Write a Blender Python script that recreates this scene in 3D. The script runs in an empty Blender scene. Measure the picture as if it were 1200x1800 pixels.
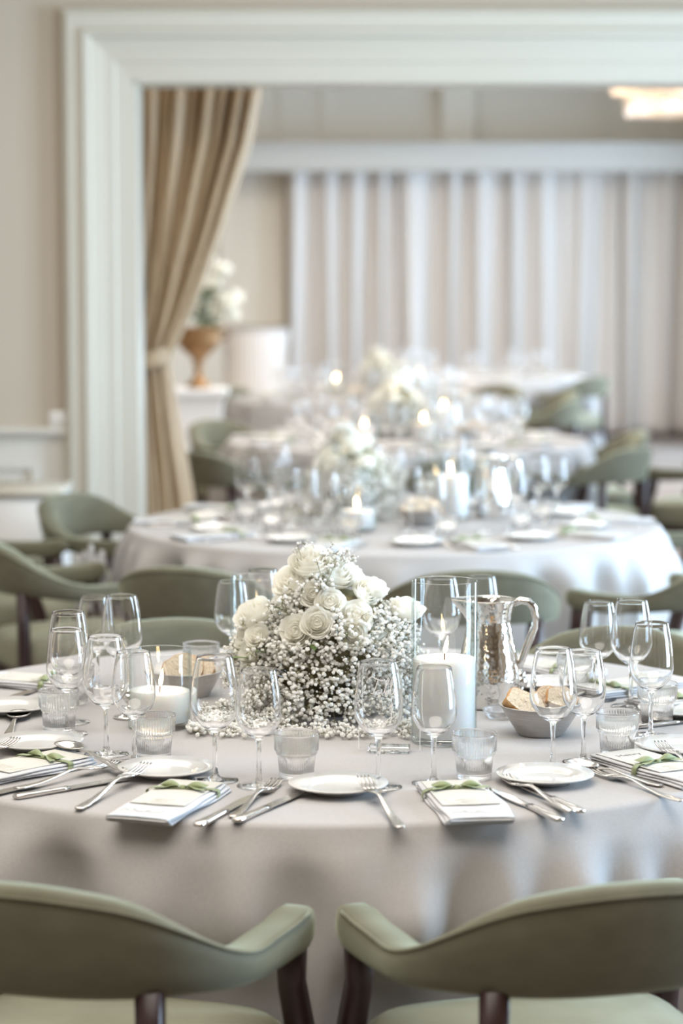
import bpy, math, random
from math import sin, cos, pi, radians, sqrt, atan, exp
from mathutils import Vector, Matrix, Euler
random.seed(7)
rnd = random.Random(11)
SC = bpy.context.scene
COL = SC.collection

# ------------------------------------------------------------------ camera
F = 4250.0                       # focal length in px of the 1200 px wide frame (85 mm on 24 mm)
PITCH = atan(435 / F)
CAMZ = 1.62
cd = bpy.data.cameras.new('camera'); cam = bpy.data.objects.new('camera', cd); COL.objects.link(cam)
cam.location = (0, 0, CAMZ); cam.rotation_euler = (pi / 2 - PITCH, 0, 0)
cd.sensor_fit = 'HORIZONTAL'; cd.sensor_width = 24.0; cd.lens = 85.0
cd.dof.use_dof = True; cd.dof.focus_distance = 4.36; cd.dof.aperture_fstop = 2.7
cd.clip_end = 200
SC.camera = cam

# ------------------------------------------------------------------ world, lights, exposure
w = bpy.data.worlds.new('world'); SC.world = w; w.use_nodes = True
w.node_tree.nodes['Background'].inputs[0].default_value = (0.78, 0.88, 1.0, 1)
w.node_tree.nodes['Background'].inputs[1].default_value = 1.2
vs = SC.view_settings
vs.view_transform = 'Standard'; vs.look = 'None'; vs.gamma = 1; vs.use_curve_mapping = False
vs.exposure = 0.12
try:
    cy = SC.cycles
    cy.max_bounces = 24; cy.diffuse_bounces = 5; cy.glossy_bounces = 6; cy.transmission_bounces = 24
    cy.transparent_max_bounces = 40; cy.use_denoising = True
    cy.sample_clamp_indirect = 6.0
    cy.caustics_reflective = False; cy.caustics_refractive = True
except Exception:
    pass

def area(name, loc, rot, sx, sy, power, color, shape='RECTANGLE'):
    l = bpy.data.lights.new(name, 'AREA'); l.shape = shape; l.size = sx; l.size_y = sy
    l.energy = power; l.color = color
    o = bpy.data.objects.new(name, l); o.location = loc; o.rotation_euler = rot; COL.objects.link(o)
    return o

WALLX = 3.6                                  # right hand wall with the windows
WIN1 = [4.4, 7.9]                       # window centres in the first room (y)
WIN2 = [12.3, 15.4, 18.2, 20.6]              # second room
DAY = (0.56, 0.77, 1.0)
WARM = (1.0, 0.925, 0.83)
for i, y in enumerate(WIN1):
    area('window_daylight', (WALLX + 0.42, y, 1.5), (0, radians(90), 0), 2.2, 1.5, (310, 470)[i], DAY)
for i, y in enumerate(WIN2):
    area('window_daylight', (WALLX + 0.42, y, 1.5), (0, radians(90), 0), 2.2, 1.5, (180, 190, 190, 170)[i], DAY)
for (x, y, p) in ((-0.4, 2.5, 118), (-0.2, 6.8, 85), (0.2, 12.6, 140), (0.2, 18.0, 200)):
    area('ceiling_fill_light', (x, y, 3.36), (0, 0, 0), 3.6, 3.6, p, WARM, 'DISK')  # unseen wide discs added under the ceiling as warm fill light

# ------------------------------------------------------------------ pixel helpers: rays of the survey camera onto real planes
def ray(x, y):
    r, u = (x - 600) / F, (900 - y) / F
    return Vector((r, cos(PITCH) + u * sin(PITCH), -sin(PITCH) + u * cos(PITCH)))
def P(x, y, Y):
    d = ray(x, y); t = Y / d.y
    return Vector((d.x * t, Y, CAMZ + d.z * t))
TZ = 0.745
def T(x, y, z=TZ):
    d = ray(x, y); t = (z - CAMZ) / d.z
    return Vector((d.x * t, d.y * t, z))

# ------------------------------------------------------------------ materials
MATS = {}
def mat(name, color, rough=0.5, metal=0.0, spec=0.5, sheen=0.0, sss=0.0, noise=None, bump=None, coat=0.0, trans=0.0):
    m = bpy.data.materials.new(name); m.use_nodes = True
    nt = m.node_tree; b = nt.nodes['Principled BSDF']
    b.inputs['Base Color'].default_value = (*color, 1); b.inputs['Roughness'].default_value = rough
    b.inputs['Metallic'].default_value = metal; b.inputs['Specular IOR Level'].default_value = spec
    if sheen: b.inputs['Sheen Weight'].default_value = sheen; b.inputs['Sheen Roughness'].default_value = 0.4
    if sss:
        b.inputs['Subsurface Weight'].default_value = sss; b.inputs['Subsurface Radius'].default_value = (1, 0.8, 0.6)
        b.inputs['Subsurface Scale'].default_value = 0.006
    if coat: b.inputs['Coat Weight'].default_value = coat
    if trans: b.inputs['Transmission Weight'].default_value = trans
    tc = nt.nodes.new('ShaderNodeTexCoord')
    if noise:                                   # (scale, other colour, low, high, stretch)
        sc, c2, lo, hi, st = noise
        mp = nt.nodes.new('ShaderNodeMapping'); mp.inputs['Scale'].default_value = st
        nz = nt.nodes.new('ShaderNodeTexNoise'); nz.inputs['Scale'].default_value = sc; nz.inputs['Detail'].default_value = 5
        cr = nt.nodes.new('ShaderNodeValToRGB')
        cr.color_ramp.elements[0].position = lo; cr.color_ramp.elements[1].position = hi
        cr.color_ramp.elements[0].color = (*color, 1); cr.color_ramp.elements[1].color = (*c2, 1)
        nt.links.new(tc.outputs['Object'], mp.inputs[0]); nt.links.new(mp.outputs[0], nz.inputs['Vector'])
        nt.links.new(nz.outputs['Fac'], cr.inputs[0]); nt.links.new(cr.outputs[0], b.inputs['Base Color'])
    if bump:                                    # (kind, scale, strength, distance)
        kind, sc, stg, dist = bump
        if kind == 'voronoi':
            tx = nt.nodes.new('ShaderNodeTexVoronoi'); tx.feature = 'SMOOTH_F1'; out = 'Distance'
        else:
            tx = nt.nodes.new('ShaderNodeTexNoise'); tx.inputs['Detail'].default_value = 4; out = 'Fac'
        tx.inputs['Scale'].default_value = sc
        bp = nt.nodes.new('ShaderNodeBump'); bp.inputs['Strength'].default_value = stg; bp.inputs['Distance'].default_value = dist
        nt.links.new(tc.outputs['Object'], tx.inputs['Vector']); nt.links.new(tx.outputs[out], bp.inputs['Height'])
        nt.links.new(bp.outputs[0], b.inputs['Normal'])
    MATS[name] = m
    return m

def thin_glass(name, tint=(0.985, 0.99, 0.99), edge=(0.80, 0.83, 0.83), refl=0.055, top=0.75, rough=0.0):
    """thin clear glass: straight transmission plus mirror reflection that rises towards grazing view"""
    m = bpy.data.materials.new(name); m.use_nodes = True; nt = m.node_tree
    nt.nodes.remove(nt.nodes['Principled BSDF']); out = nt.nodes['Material Output']
    lw = nt.nodes.new('ShaderNodeLayerWeight'); lw.inputs['Blend'].default_value = 0.5
    pw = nt.nodes.new('ShaderNodeMath'); pw.operation = 'POWER'; pw.inputs[1].default_value = 4.0
    mr = nt.nodes.new('ShaderNodeMapRange'); mr.inputs['To Min'].default_value = refl; mr.inputs['To Max'].default_value = top
    p2 = nt.nodes.new('ShaderNodeMath'); p2.operation = 'POWER'; p2.inputs[1].default_value = 2.5
    mx = nt.nodes.new('ShaderNodeMix'); mx.data_type = 'RGBA'
    mx.inputs['A'].default_value = (*tint, 1); mx.inputs['B'].default_value = (*edge, 1)
    tr = nt.nodes.new('ShaderNodeBsdfTransparent'); gl = nt.nodes.new('ShaderNodeBsdfGlossy'); gl.inputs['Roughness'].default_value = rough
    ms = nt.nodes.new('ShaderNodeMixShader')
    L = nt.links.new
    L(lw.outputs['Facing'], pw.inputs[0]); L(pw.outputs[0], mr.inputs['Value'])
    L(lw.outputs['Facing'], p2.inputs[0]); L(p2.outputs[0], mx.inputs['Factor']); L(mx.outputs['Result'], tr.inputs['Color'])
    L(mr.outputs[0], ms.inputs[0]); L(tr.outputs[0], ms.inputs[1]); L(gl.outputs[0], ms.inputs[2]); L(ms.outputs[0], out.inputs['Surface'])
    MATS[name] = m
    return m

def emit(name, color, strength):
    m = bpy.data.materials.new(name); m.use_nodes = True; nt = m.node_tree
    nt.nodes.remove(nt.nodes['Principled BSDF'])
    e = nt.nodes.new('ShaderNodeEmission'); e.inputs[0].default_value = (*color, 1); e.inputs[1].default_value = strength
    nt.links.new(e.outputs[0], nt.nodes['Material Output'].inputs['Surface']); MATS[name] = m
    return m

M_WALL = mat('beige_wall_paint', (0.49, 0.415, 0.33), 0.75, bump=('noise', 60, 0.05, 0.002))
M_DADO = mat('cream_panel_paint', (0.63, 0.595, 0.53), 0.6, bump=('noise', 40, 0.04, 0.002))
M_TRIM = mat('white_gloss_paint', (0.545, 0.505, 0.425), 0.4, bump=('noise', 30, 0.03, 0.002))
M_PELMET = mat('pelmet_paint', (0.52, 0.515, 0.49), 0.5, bump=('noise', 30, 0.03, 0.002))
M_BACK = mat('cream_back_wall_paint', (0.86, 0.81, 0.72), 0.7, bump=('noise', 40, 0.04, 0.002))
M_CEIL = mat('ceiling_paint', (0.66, 0.62, 0.56), 0.8, bump=('noise', 40, 0.04, 0.002))
M_CARPET = mat('taupe_carpet', (0.24, 0.20, 0.175), 0.95, noise=(55, (0.33, 0.28, 0.25), 0.35, 0.65, (1, 1, 1)), bump=('noise', 300, 0.4, 0.01))
M_DRAPE = mat('gold_beige_satin', (0.32, 0.21, 0.115), 0.6, sheen=0.1, noise=(14, (0.41, 0.285, 0.165), 0.35, 0.65, (6, 6, 0.3)), bump=('noise', 350, 0.1, 0.002))
M_SHEER = mat('white_curtain_cloth', (0.82, 0.765, 0.715), 0.85, noise=(9, (0.85, 0.82, 0.80), 0.35, 0.65, (6, 6, 0.2)), bump=('noise', 400, 0.1, 0.002))
M_CLOTH = mat('white_table_linen', (0.42, 0.402, 0.395), 0.85, spec=0.15, noise=(260, (0.46, 0.442, 0.435), 0.3, 0.7, (1, 1, 1)), bump=('noise', 14, 0.12, 0.01))
M_NAP = mat('white_napkin_linen', (0.57, 0.57, 0.585), 0.85, noise=(200, (0.60, 0.60, 0.615), 0.3, 0.7, (1, 1, 1)), bump=('noise', 90, 0.15, 0.003))
M_CARD = mat('cream_menu_card', (0.60, 0.58, 0.53), 0.7, spec=0.2, noise=(80, (0.62, 0.60, 0.55), 0.3, 0.7, (1, 1, 1)))
M_INK = mat('grey_print', (0.50, 0.47, 0.42), 0.7, noise=(50, (0.55, 0.52, 0.46), 0.3, 0.7, (1, 1, 1)))
M_INKD = mat('dark_grey_print', (0.16, 0.14, 0.12), 0.7, noise=(50, (0.20, 0.18, 0.16), 0.3, 0.7, (1, 1, 1)))
M_RIB = mat('sage_green_ribbon', (0.23, 0.275, 0.13), 0.5, sheen=0.15, noise=(60, (0.31, 0.355, 0.19), 0.3, 0.7, (1, 6, 1)), bump=('noise', 300, 0.1, 0.001))
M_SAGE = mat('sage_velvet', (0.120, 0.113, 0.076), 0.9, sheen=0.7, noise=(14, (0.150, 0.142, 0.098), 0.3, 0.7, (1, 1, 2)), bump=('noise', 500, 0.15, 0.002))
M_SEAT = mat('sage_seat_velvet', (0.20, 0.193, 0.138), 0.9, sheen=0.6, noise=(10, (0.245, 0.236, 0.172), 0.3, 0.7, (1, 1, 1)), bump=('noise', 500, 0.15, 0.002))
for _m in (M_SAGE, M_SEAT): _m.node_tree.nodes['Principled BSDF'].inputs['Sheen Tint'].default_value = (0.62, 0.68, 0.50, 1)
M_WOOD = mat('dark_mahogany', (0.030, 0.013, 0.012), 0.35, noise=(18, (0.045, 0.02, 0.018), 0.3, 0.7, (1, 1, 0.1)))
M_CHINA = mat('white_glazed_china', (0.62, 0.61, 0.59), 0.12, coat=0.2)
M_STEEL = mat('polished_cutlery_steel', (0.66, 0.62, 0.58), 0.16, metal=1.0, noise=(40, (0.72, 0.68, 0.64), 0.3, 0.7, (1, 1, 1)))
M_HAMMER = mat('hammered_silver_metal', (0.80, 0.78, 0.74), 0.10, metal=1.0, bump=('voronoi', 125, 0.28, 0.003))
M_SILVER = mat('polished_silver', (0.80, 0.78, 0.75), 0.12, metal=1.0, bump=('noise', 60, 0.02, 0.001))
M_BRUSH = mat('brushed_pewter', (0.46, 0.43, 0.40), 0.42, metal=0.85, noise=(30, (0.55, 0.52, 0.49), 0.3, 0.7, (1, 1, 12)), bump=('noise', 120, 0.06, 0.001))
M_CRUST = mat('bread_crust', (0.50, 0.24, 0.08), 0.7, noise=(70, (0.68, 0.42, 0.19), 0.35, 0.7, (1, 1, 1)), bump=('noise', 120, 0.5, 0.003))
M_CRUMB = mat('bread_crumb', (0.80, 0.68, 0.52), 0.9, noise=(90, (0.60, 0.42, 0.26), 0.55, 0.75, (1, 1, 1)), bump=('noise', 140, 0.9, 0.006))
M_WAX = mat('white_granulated_wax', (0.97, 0.965, 0.955), 0.7, sss=1.0, bump=('noise', 900, 0.5, 0.002))
M_WAX.node_tree.nodes['Principled BSDF'].inputs['Subsurface Scale'].default_value = 0.03
M_WICK = mat('charred_wick', (0.05, 0.03, 0.02), 0.9, noise=(50, (0.09, 0.05, 0.03), 0.3, 0.7, (1, 1, 1)))
M_PETAL = mat('ivory_rose_petal', (0.955, 0.94, 0.87), 0.55, noise=(30, (0.97, 0.96, 0.92), 0.3, 0.7, (1, 1, 1)))
def translucent(m, fac):
    nt = m.node_tree; b = nt.nodes['Principled BSDF']; t = nt.nodes.new('ShaderNodeBsdfTranslucent'); x = nt.nodes.new('ShaderNodeMixShader')
    src = b.inputs['Base Color'].links
    if src: nt.links.new(src[0].from_socket, t.inputs['Color'])
    else: t.inputs['Color'].default_value = b.inputs['Base Color'].default_value
    x.inputs[0].default_value = fac
    nt.links.new(b.outputs[0], x.inputs[1]); nt.links.new(t.outputs[0], x.inputs[2]); nt.links.new(x.outputs[0], nt.nodes['Material Output'].inputs['Surface'])
translucent(M_PETAL, 0.45); translucent(M_SHEER, 0.15)
M_FLORET = mat('white_floret', (0.95, 0.945, 0.91), 0.7, noise=(150, (0.95, 0.945, 0.92), 0.3, 0.7, (1, 1, 1)))
translucent(M_FLORET, 0.3)
M_STEM = mat('thin_olive_stem', (0.17, 0.15, 0.075), 0.7, noise=(40, (0.26, 0.23, 0.12), 0.3, 0.7, (1, 1, 1)))
M_LEAF = mat('green_leaf', (0.09, 0.17, 0.04), 0.5, noise=(30, (0.19, 0.28, 0.09), 0.3, 0.7, (1, 1, 1)))
M_POT = mat('dark_grey_pot', (0.14, 0.12, 0.10), 0.6, noise=(30, (0.18, 0.16, 0.14), 0.3, 0.7, (1, 1, 1)))
M_BRONZE = mat('aged_gilt_bronze', (0.30, 0.16, 0.07), 0.4, metal=0.6, noise=(25, (0.42, 0.25, 0.12), 0.3, 0.7, (1, 1, 1)), bump=('noise', 60, 0.3, 0.004))
M_PLINTH = mat('white_plinth_paint', (0.80, 0.80, 0.80), 0.5, bump=('noise', 40, 0.05, 0.002))
M_SWITCH = mat('white_plastic', (0.82, 0.81, 0.79), 0.35, bump=('noise', 40, 0.02, 0.001))
def solid_glass(name, ior=1.47, color=(1, 1, 1), clear=0.0):
    m = bpy.data.materials.new(name); m.use_nodes = True; nt = m.node_tree
    nt.nodes.remove(nt.nodes['Principled BSDF'])
    g = nt.nodes.new('ShaderNodeBsdfGlass'); g.inputs['IOR'].default_value = ior; g.inputs['Roughness'].default_value = 0.0; g.inputs['Color'].default_value = (*color, 1)
    t = nt.nodes.new('ShaderNodeBsdfTransparent'); x = nt.nodes.new('ShaderNodeMixShader'); x.inputs[0].default_value = clear
    nt.links.new(g.outputs[0], x.inputs[1]); nt.links.new(t.outputs[0], x.inputs[2])
    nt.links.new(x.outputs[0], nt.nodes['Material Output'].inputs['Surface']); MATS[name] = m
    return m
M_GLASS = solid_glass('clear_wine_glass', 1.47); M_STEMG = solid_glass('solid_clear_glass')
M_CYL = thin_glass('clear_cylinder_glass', tint=(0.998, 1, 1), edge=(0.80, 0.86, 0.84), refl=0.03, top=0.6)
M_TUMB = solid_glass('ribbed_tumbler_glass', 1.45, clear=0.18)
M_PANE = thin_glass('window_pane_glass', edge=(0.9, 0.93, 0.93), refl=0.04, top=0.5)
M_ACRY = thin_glass('clear_acrylic', edge=(0.85, 0.88, 0.88), refl=0.04, top=0.5)
M_WHITEPRINT = mat('white_lettering_and_edge_glint', (0.97, 0.97, 0.97), 0.5, noise=(40, (0.98, 0.98, 0.98), 0.3, 0.7, (1, 1, 1)))
M_FLAME = emit('candle_flame', (1.0, 0.66, 0.32), 50.0)
M_BULB = emit('chandelier_bulb', (1.0, 0.74, 0.45), 120.0)
M_CRYSTAL = mat('warm_crystal_drops', (0.95, 0.80, 0.66), 0.2, trans=0.35, noise=(40, (0.98, 0.86, 0.74), 0.3, 0.7, (1, 1, 1)))

# ------------------------------------------------------------------ mesh builder
class MB:
    def __init__(s): s.v = []; s.f = []
    def add(s, vs, fs):
        o = len(s.v); s.v.extend([tuple(v) for v in vs]); s.f.extend([tuple(i + o for i in f) for f in fs]); return s
    def box(s, x0, x1, y0, y1, z0, z1, bev=0.0):
        if bev:
            b = bev
            def ring(z, k): return [(x0 + k, y0 + b, z), (x0 + b, y0 + k, z), (x1 - b, y0 + k, z), (x1 - k, y0 + b, z), (x1 - k, y1 - b, z), (x1 - b, y1 - k, z), (x0 + b, y1 - k, z), (x0 + k, y1 - b, z)]
            rings = [ring(z0, b * .9), ring(z0 + b, 0), ring(z1 - b, 0), ring(z1, b * .9)]
            return s.loft(rings, True, True)
        return s.add([(x, y, z) for z in (z0, z1) for y in (y0, y1) for x in (x0, x1)],
                     [(0, 2, 3, 1), (4, 5, 7, 6), (0, 1, 5, 4), (2, 6, 7, 3), (0, 4, 6, 2), (1, 3, 7, 5)])
    def loft(s, rings, cap0=False, cap1=False, closed=True):
        n = len(rings[0]); vs = [p for r in rings for p in r]; fs = []
        for i in range(len(rings) - 1):
            for j in range(n if closed else n - 1):
                k = (j + 1) % n
                fs.append((i * n + j, i * n + k, (i + 1) * n + k, (i + 1) * n + j))
        if cap0: fs.append(tuple(reversed(range(n))))
        if cap1: fs.append(tuple((len(rings) - 1) * n + j for j in range(n)))
        return s.add(vs, fs)
    def lathe(s, prof, seg=32, cx=0, cy=0, rfun=None):
        """profile of (r, z); r == 0 ends close in a point"""
        vs = []; idx = []
        for (r, z) in prof:
            if r <= 1e-7: idx.append([len(vs)] * seg); vs.append((cx, cy, z))
            else:
                row = []
                for j in range(seg):
                    a = 2 * pi * j / seg; rr = r if rfun is None else r * rfun(a, z)
                    row.append(len(vs)); vs.append((cx + rr * cos(a), cy + rr * sin(a), z))
                idx.append(row)
        fs = []
        for i in range(len(prof) - 1):
            for j in range(seg):
                k = (j + 1) % seg; q = [idx[i][j], idx[i][k], idx[i + 1][k], idx[i + 1][j]]
                u = []
                for t in q:
                    if t not in u: u.append(t)
                if len(u) > 2: fs.append(tuple(u))
        return s.add(vs, fs)
    def tube(s, pts, rad, seg=6, cap=True):
        pts = [Vector(p) for p in pts]; n = len(pts)
        rads = rad if isinstance(rad, (list, tuple)) else [rad] * n
        rings = []; up = Vector((0.13, 0.27, 1)).normalized()
        for i, p in enumerate(pts):
            d = (pts[min(i + 1, n - 1)] - pts[max(i - 1, 0)]).normalized()
            a = d.cross(up)
            if a.length < 1e-3: a = d.cross(Vector((1, 0, 0)))
            a.normalize(); b = a.cross(d)
            rings.append([p + (a * cos(2 * pi * j / seg) + b * sin(2 * pi * j / seg)) * rads[i] for j in range(seg)])
        return s.loft(rings, cap, cap)
    def bar(s, pts, w, h, up=(0, 0, 1)):
        """rectangular section swept along points, w sideways and h along the normal"""
        pts = [Vector(p) for p in pts]; n = len(pts); upv = Vector(up); rings = []
        ws = w if isinstance(w, (list, tuple)) else [w] * n; hs = h if isinstance(h, (list, tuple)) else [h] * n
        for i, p in enumerate(pts):
            d = (pts[min(i + 1, n - 1)] - pts[max(i - 1, 0)]).normalized()
            a = d.cross(upv).normalized(); b = a.cross(d)
            rings.append([p + a * (sx * ws[i] / 2) + b * (sy * hs[i] / 2) for sx, sy in ((-1, -.7), (-.7, -1), (.7, -1), (1, -.7), (1, .7), (.7, 1), (-.7, 1), (-1, .7))])
        return s.loft(rings, True, True)
    def grid(s, fn, nu, nv, closed_u=False):
        vs = [fn(i / nu, j / nv) for j in range(nv + 1) for i in range(nu + (0 if closed_u else 1))]
        n = nu if closed_u else nu + 1; fs = []
        for j in range(nv):
            for i in range(nu):
                k = (i + 1) % n
                fs.append((j * n + i, j * n + k, (j + 1) * n + k, (j + 1) * n + i))
        return s.add(vs, fs)
    def mesh(s, name, m, smooth=True):
        me = bpy.data.meshes.new(name); me.from_pydata(s.v, [], s.f)
        if m: me.materials.append(m)
        if smooth: me.polygons.foreach_set('use_smooth', [True] * len(me.polygons))
        me.update(); return me
    def build(s, name, m, parent=None, loc=(0, 0, 0), rot=(0, 0, 0), smooth=True, kind=None):
        return link(name, s.mesh(name, m, smooth), parent, loc, rot, kind)

def link(name, me, parent=None, loc=(0, 0, 0), rot=(0, 0, 0), kind=None):
    o = bpy.data.objects.new(name, me); COL.objects.link(o)
    o.location = loc; o.rotation_euler = rot
    if parent is not None: o.parent = parent
    if kind: o['kind'] = kind
    return o
def sharp(o, ang=40):
    me = o.data
    try: me.set_sharp_from_angle(angle=radians(ang))
    except Exception: pass
    return o
def empty(name, loc=(0, 0, 0), rz=0.0):
    o = bpy.data.objects.new(name, None); COL.objects.link(o); o.location = loc; o.rotation_euler = (0, 0, rz); o.empty_display_size = 0.05
    return o
def tag(o, label, cat, group=None):
    o['label'] = label; o['category'] = cat
    if group: o['group'] = group
    elif 'group' in o: del o['group']
    return o
KIDS = {}
def copy_tree(o, parent=None):
    c = o.copy(); COL.objects.link(c)
    if parent is not None: c.parent = parent
    for ch in o.children: copy_tree(ch, c)
    return c
PROTO = {}; BUILD = {}
def place(kind, loc, rot, label, cat, group=None, scale=None):
    if kind not in PROTO: o = BUILD[kind](); PROTO[kind] = o
    else: o = copy_tree(PROTO[kind])
    o.location = loc; o.rotation_euler = rot if isinstance(rot, (tuple, list)) else (0, 0, rot)
    if scale: o.scale = scale if isinstance(scale, (tuple, list)) else (scale,) * 3
    return tag(o, label, cat, group)
def sstep(a, b, x):
    t = max(0.0, min(1.0, (x - a) / (b - a))); return t * t * (3 - 2 * t)

# ================================================================== the setting
XL, YB, Y1, Y1b, Y2, H = -3.4, -2.6, 10.0, 10.30, 23.0, 3.45
def struct(name, mb, m, smooth=False): return mb.build(name, m, smooth=smooth, kind='structure')
struct('floor', MB().box(XL - .2, WALLX + .2, YB - .2, Y2 + .3, -0.1, 0.0), M_CARPET)
struct('ceiling', MB().box(XL - .2, WALLX + .2, YB - .2, Y2 + .3, H, H + .1), M_CEIL)
struct('wall_left', MB().box(XL - .2, XL, YB, Y2, 0, H), M_WALL)
struct('wall_near', MB().box(XL, WALLX, YB - .2, YB, 0, H), M_WALL)
struct('wall_back', MB().box(XL, WALLX, Y2, Y2 + .2, 0, H), M_BACK)
wr = MB(); ys = YB; WZ0, WZ1, WW = 0.35, 2.65, 0.75
for y in sorted(WIN1 + WIN2):
    wr.box(WALLX, WALLX + .2, ys, y - WW, 0, H); wr.box(WALLX, WALLX + .2, y - WW, y + WW, 0, WZ0); wr.box(WALLX, WALLX + .2, y - WW, y + WW, WZ1, H); ys = y + WW
wr.box(WALLX, WALLX + .2, ys, Y2, 0, H)
struct('wall_right', wr, M_WALL)
for i, y in enumerate(sorted(WIN1 + WIN2)):
    f = MB()
    for (a, b) in ((y - WW, y - WW + .07), (y + WW - .07, y + WW), (y - .03, y + .03)): f.box(WALLX + .05, WALLX + .12, a, b, WZ0, WZ1)
    for (a, b) in ((WZ0, WZ0 + .07), (WZ1 - .07, WZ1), (1.93, 1.98)): f.box(WALLX + .055, WALLX + .115, y - WW, y + WW, a, b)
    wo = struct('window_%d' % (i + 1), f, M_TRIM)
    p = MB().box(WALLX + .08, WALLX + .084, y - WW + .03, y + WW - .03, WZ0 + .03, WZ1 - .03); p.build('pane', M_PANE, wo, smooth=False)
# partition with the wide cased opening
OX0 = P(237, 500, Y1).x; OZ = P(600, 141, Y1).z; OX1 = 2.45
TW = P(237, 500, Y1).x - P(116, 500, Y1).x
struct('wall_partition', MB().box(XL, OX0, Y1, Y1b, 0, H).box(OX1, WALLX, Y1, Y1b, 0, H).box(OX0, OX1, Y1, Y1b, OZ, H), M_WALL)
prof = [(0, 0.0), (0, .022), (.066, .026), (.074, .034), (.11, .036), (.165, .05), (.172, .075), (.196, .08), (.204, .062), (.262, .064), (.272, .055), (TW, .05), (TW, 0)]
cas = MB(); rows = []
for (u, v) in prof:
    rows.append([(OX0 - u, Y1 - v, 0), (OX0 - u, Y1 - v, OZ + u), (OX1 + u, Y1 - v, OZ + u), (OX1 + u, Y1 - v, 0)])
cas.loft(rows, closed=False)
struct('trim_1', cas, M_TRIM)
lin = MB().box(OX0, OX0 + .012, Y1 - .02, Y1b + .02, 0, OZ).box(OX1 - .012, OX1, Y1 - .02, Y1b + .02, 0, OZ).box(OX0, OX1, Y1 - .02, Y1b + .02, OZ - .012, OZ)
struct('trim_2', lin, M_TRIM)
# dado: panelled wainscot with rail on the partition left of the opening
dz = P(50, 757, Y1).z
struct('trim_3', MB().box(XL, OX0 - TW, Y1 - .012, Y1, 0, dz - .03), M_DADO)
rail = MB(); rail.loft([[(x, Y1 - v, dz + z) for (v, z) in ((0, -.05), (.015, -.05), (.02, -.03), (.045, -.012), (.05, .0), (.03, .012), (0, .016))] for x in (XL, OX0 - TW)], True, True)
struct('trim_4', rail, M_DADO)
pf = MB()
for k in range(3):
    x1 = OX0 - TW - .12 - k * .75; x0 = x1 - .62
    for (a, b, c, d) in ((x0, x1, dz - .16, dz - .13), (x0, x1, .2, .23), (x0, x0 + .03, .23, dz - .16), (x1 - .03, x1, .23, dz - .16)): pf.box(a, b, Y1 - .026, Y1 - .01, c, d)
struct('trim_5', pf, M_DADO)
struct('baseboard_left', MB().box(XL, OX0 - TW, Y1 - .03, Y1, 0, .14, .006), M_TRIM)
struct('baseboard_back', MB().box(XL, WALLX, Y2 - .03, Y2, 0, .14, .006), M_TRIM)
# back wall of the second room: pelmet, frieze panels, cream wall panel
pz0, pz1 = P(800, 300, 22.2).z, P(800, 251, 22.2).z
px0 = P(436, 275, 22.2).x
pel = MB(); pel.loft([[(x, 22.2 + v, pz0 + z * (pz1 - pz0)) for (v, z) in ((.75, 0), (0, 0), (0, .62), (-.015, .66), (-.02, .8), (-.06, .9), (-.06, 1), (.75, 1))] for x in (px0 - .6, WALLX)], True, True)
struct('trim_6', pel, M_PELMET)
fr = MB()
fz0, fz1 = pz1 + .02, H
for k in range(4):
    x0 = P(835, 200, Y2).x + .1 + (k - 2) * 1.5 - .05; x1 = x0 + 1.15
    for (a, b, c, d) in ((x0, x1, fz0 + .05, fz0 + .09), (x0, x1, fz1 - .12, fz1 - .08), (x0, x0 + .04, fz0 + .09, fz1 - .12), (x1 - .04, x1, fz0 + .09, fz1 - .12)): fr.box(a, b, Y2 - .025, Y2, c, d)
struct('trim_7', fr, M_BACK)
pil = MB().box(P(776, 200, 22.9).x, P(833, 200, 22.9).x, 22.86, Y2, fz0 - .02, H)
struct('trim_8', pil, M_BACK)
pan = MB(); a, b = P(386, 400, 22.9).x, P(507, 400, 22.9).x; c, d = P(400, 572, 22.9).z, pz0 - .02
for (x0, x1, z0, z1) in ((a - .05, b, c - .05, c - .001), (a - .05, a, c, d), (b - .04, b, c, d)): pan.box(x0, x1, Y2 - .03, Y2, z0, z1)
struct('trim_9', pan, M_WALL)

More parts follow.
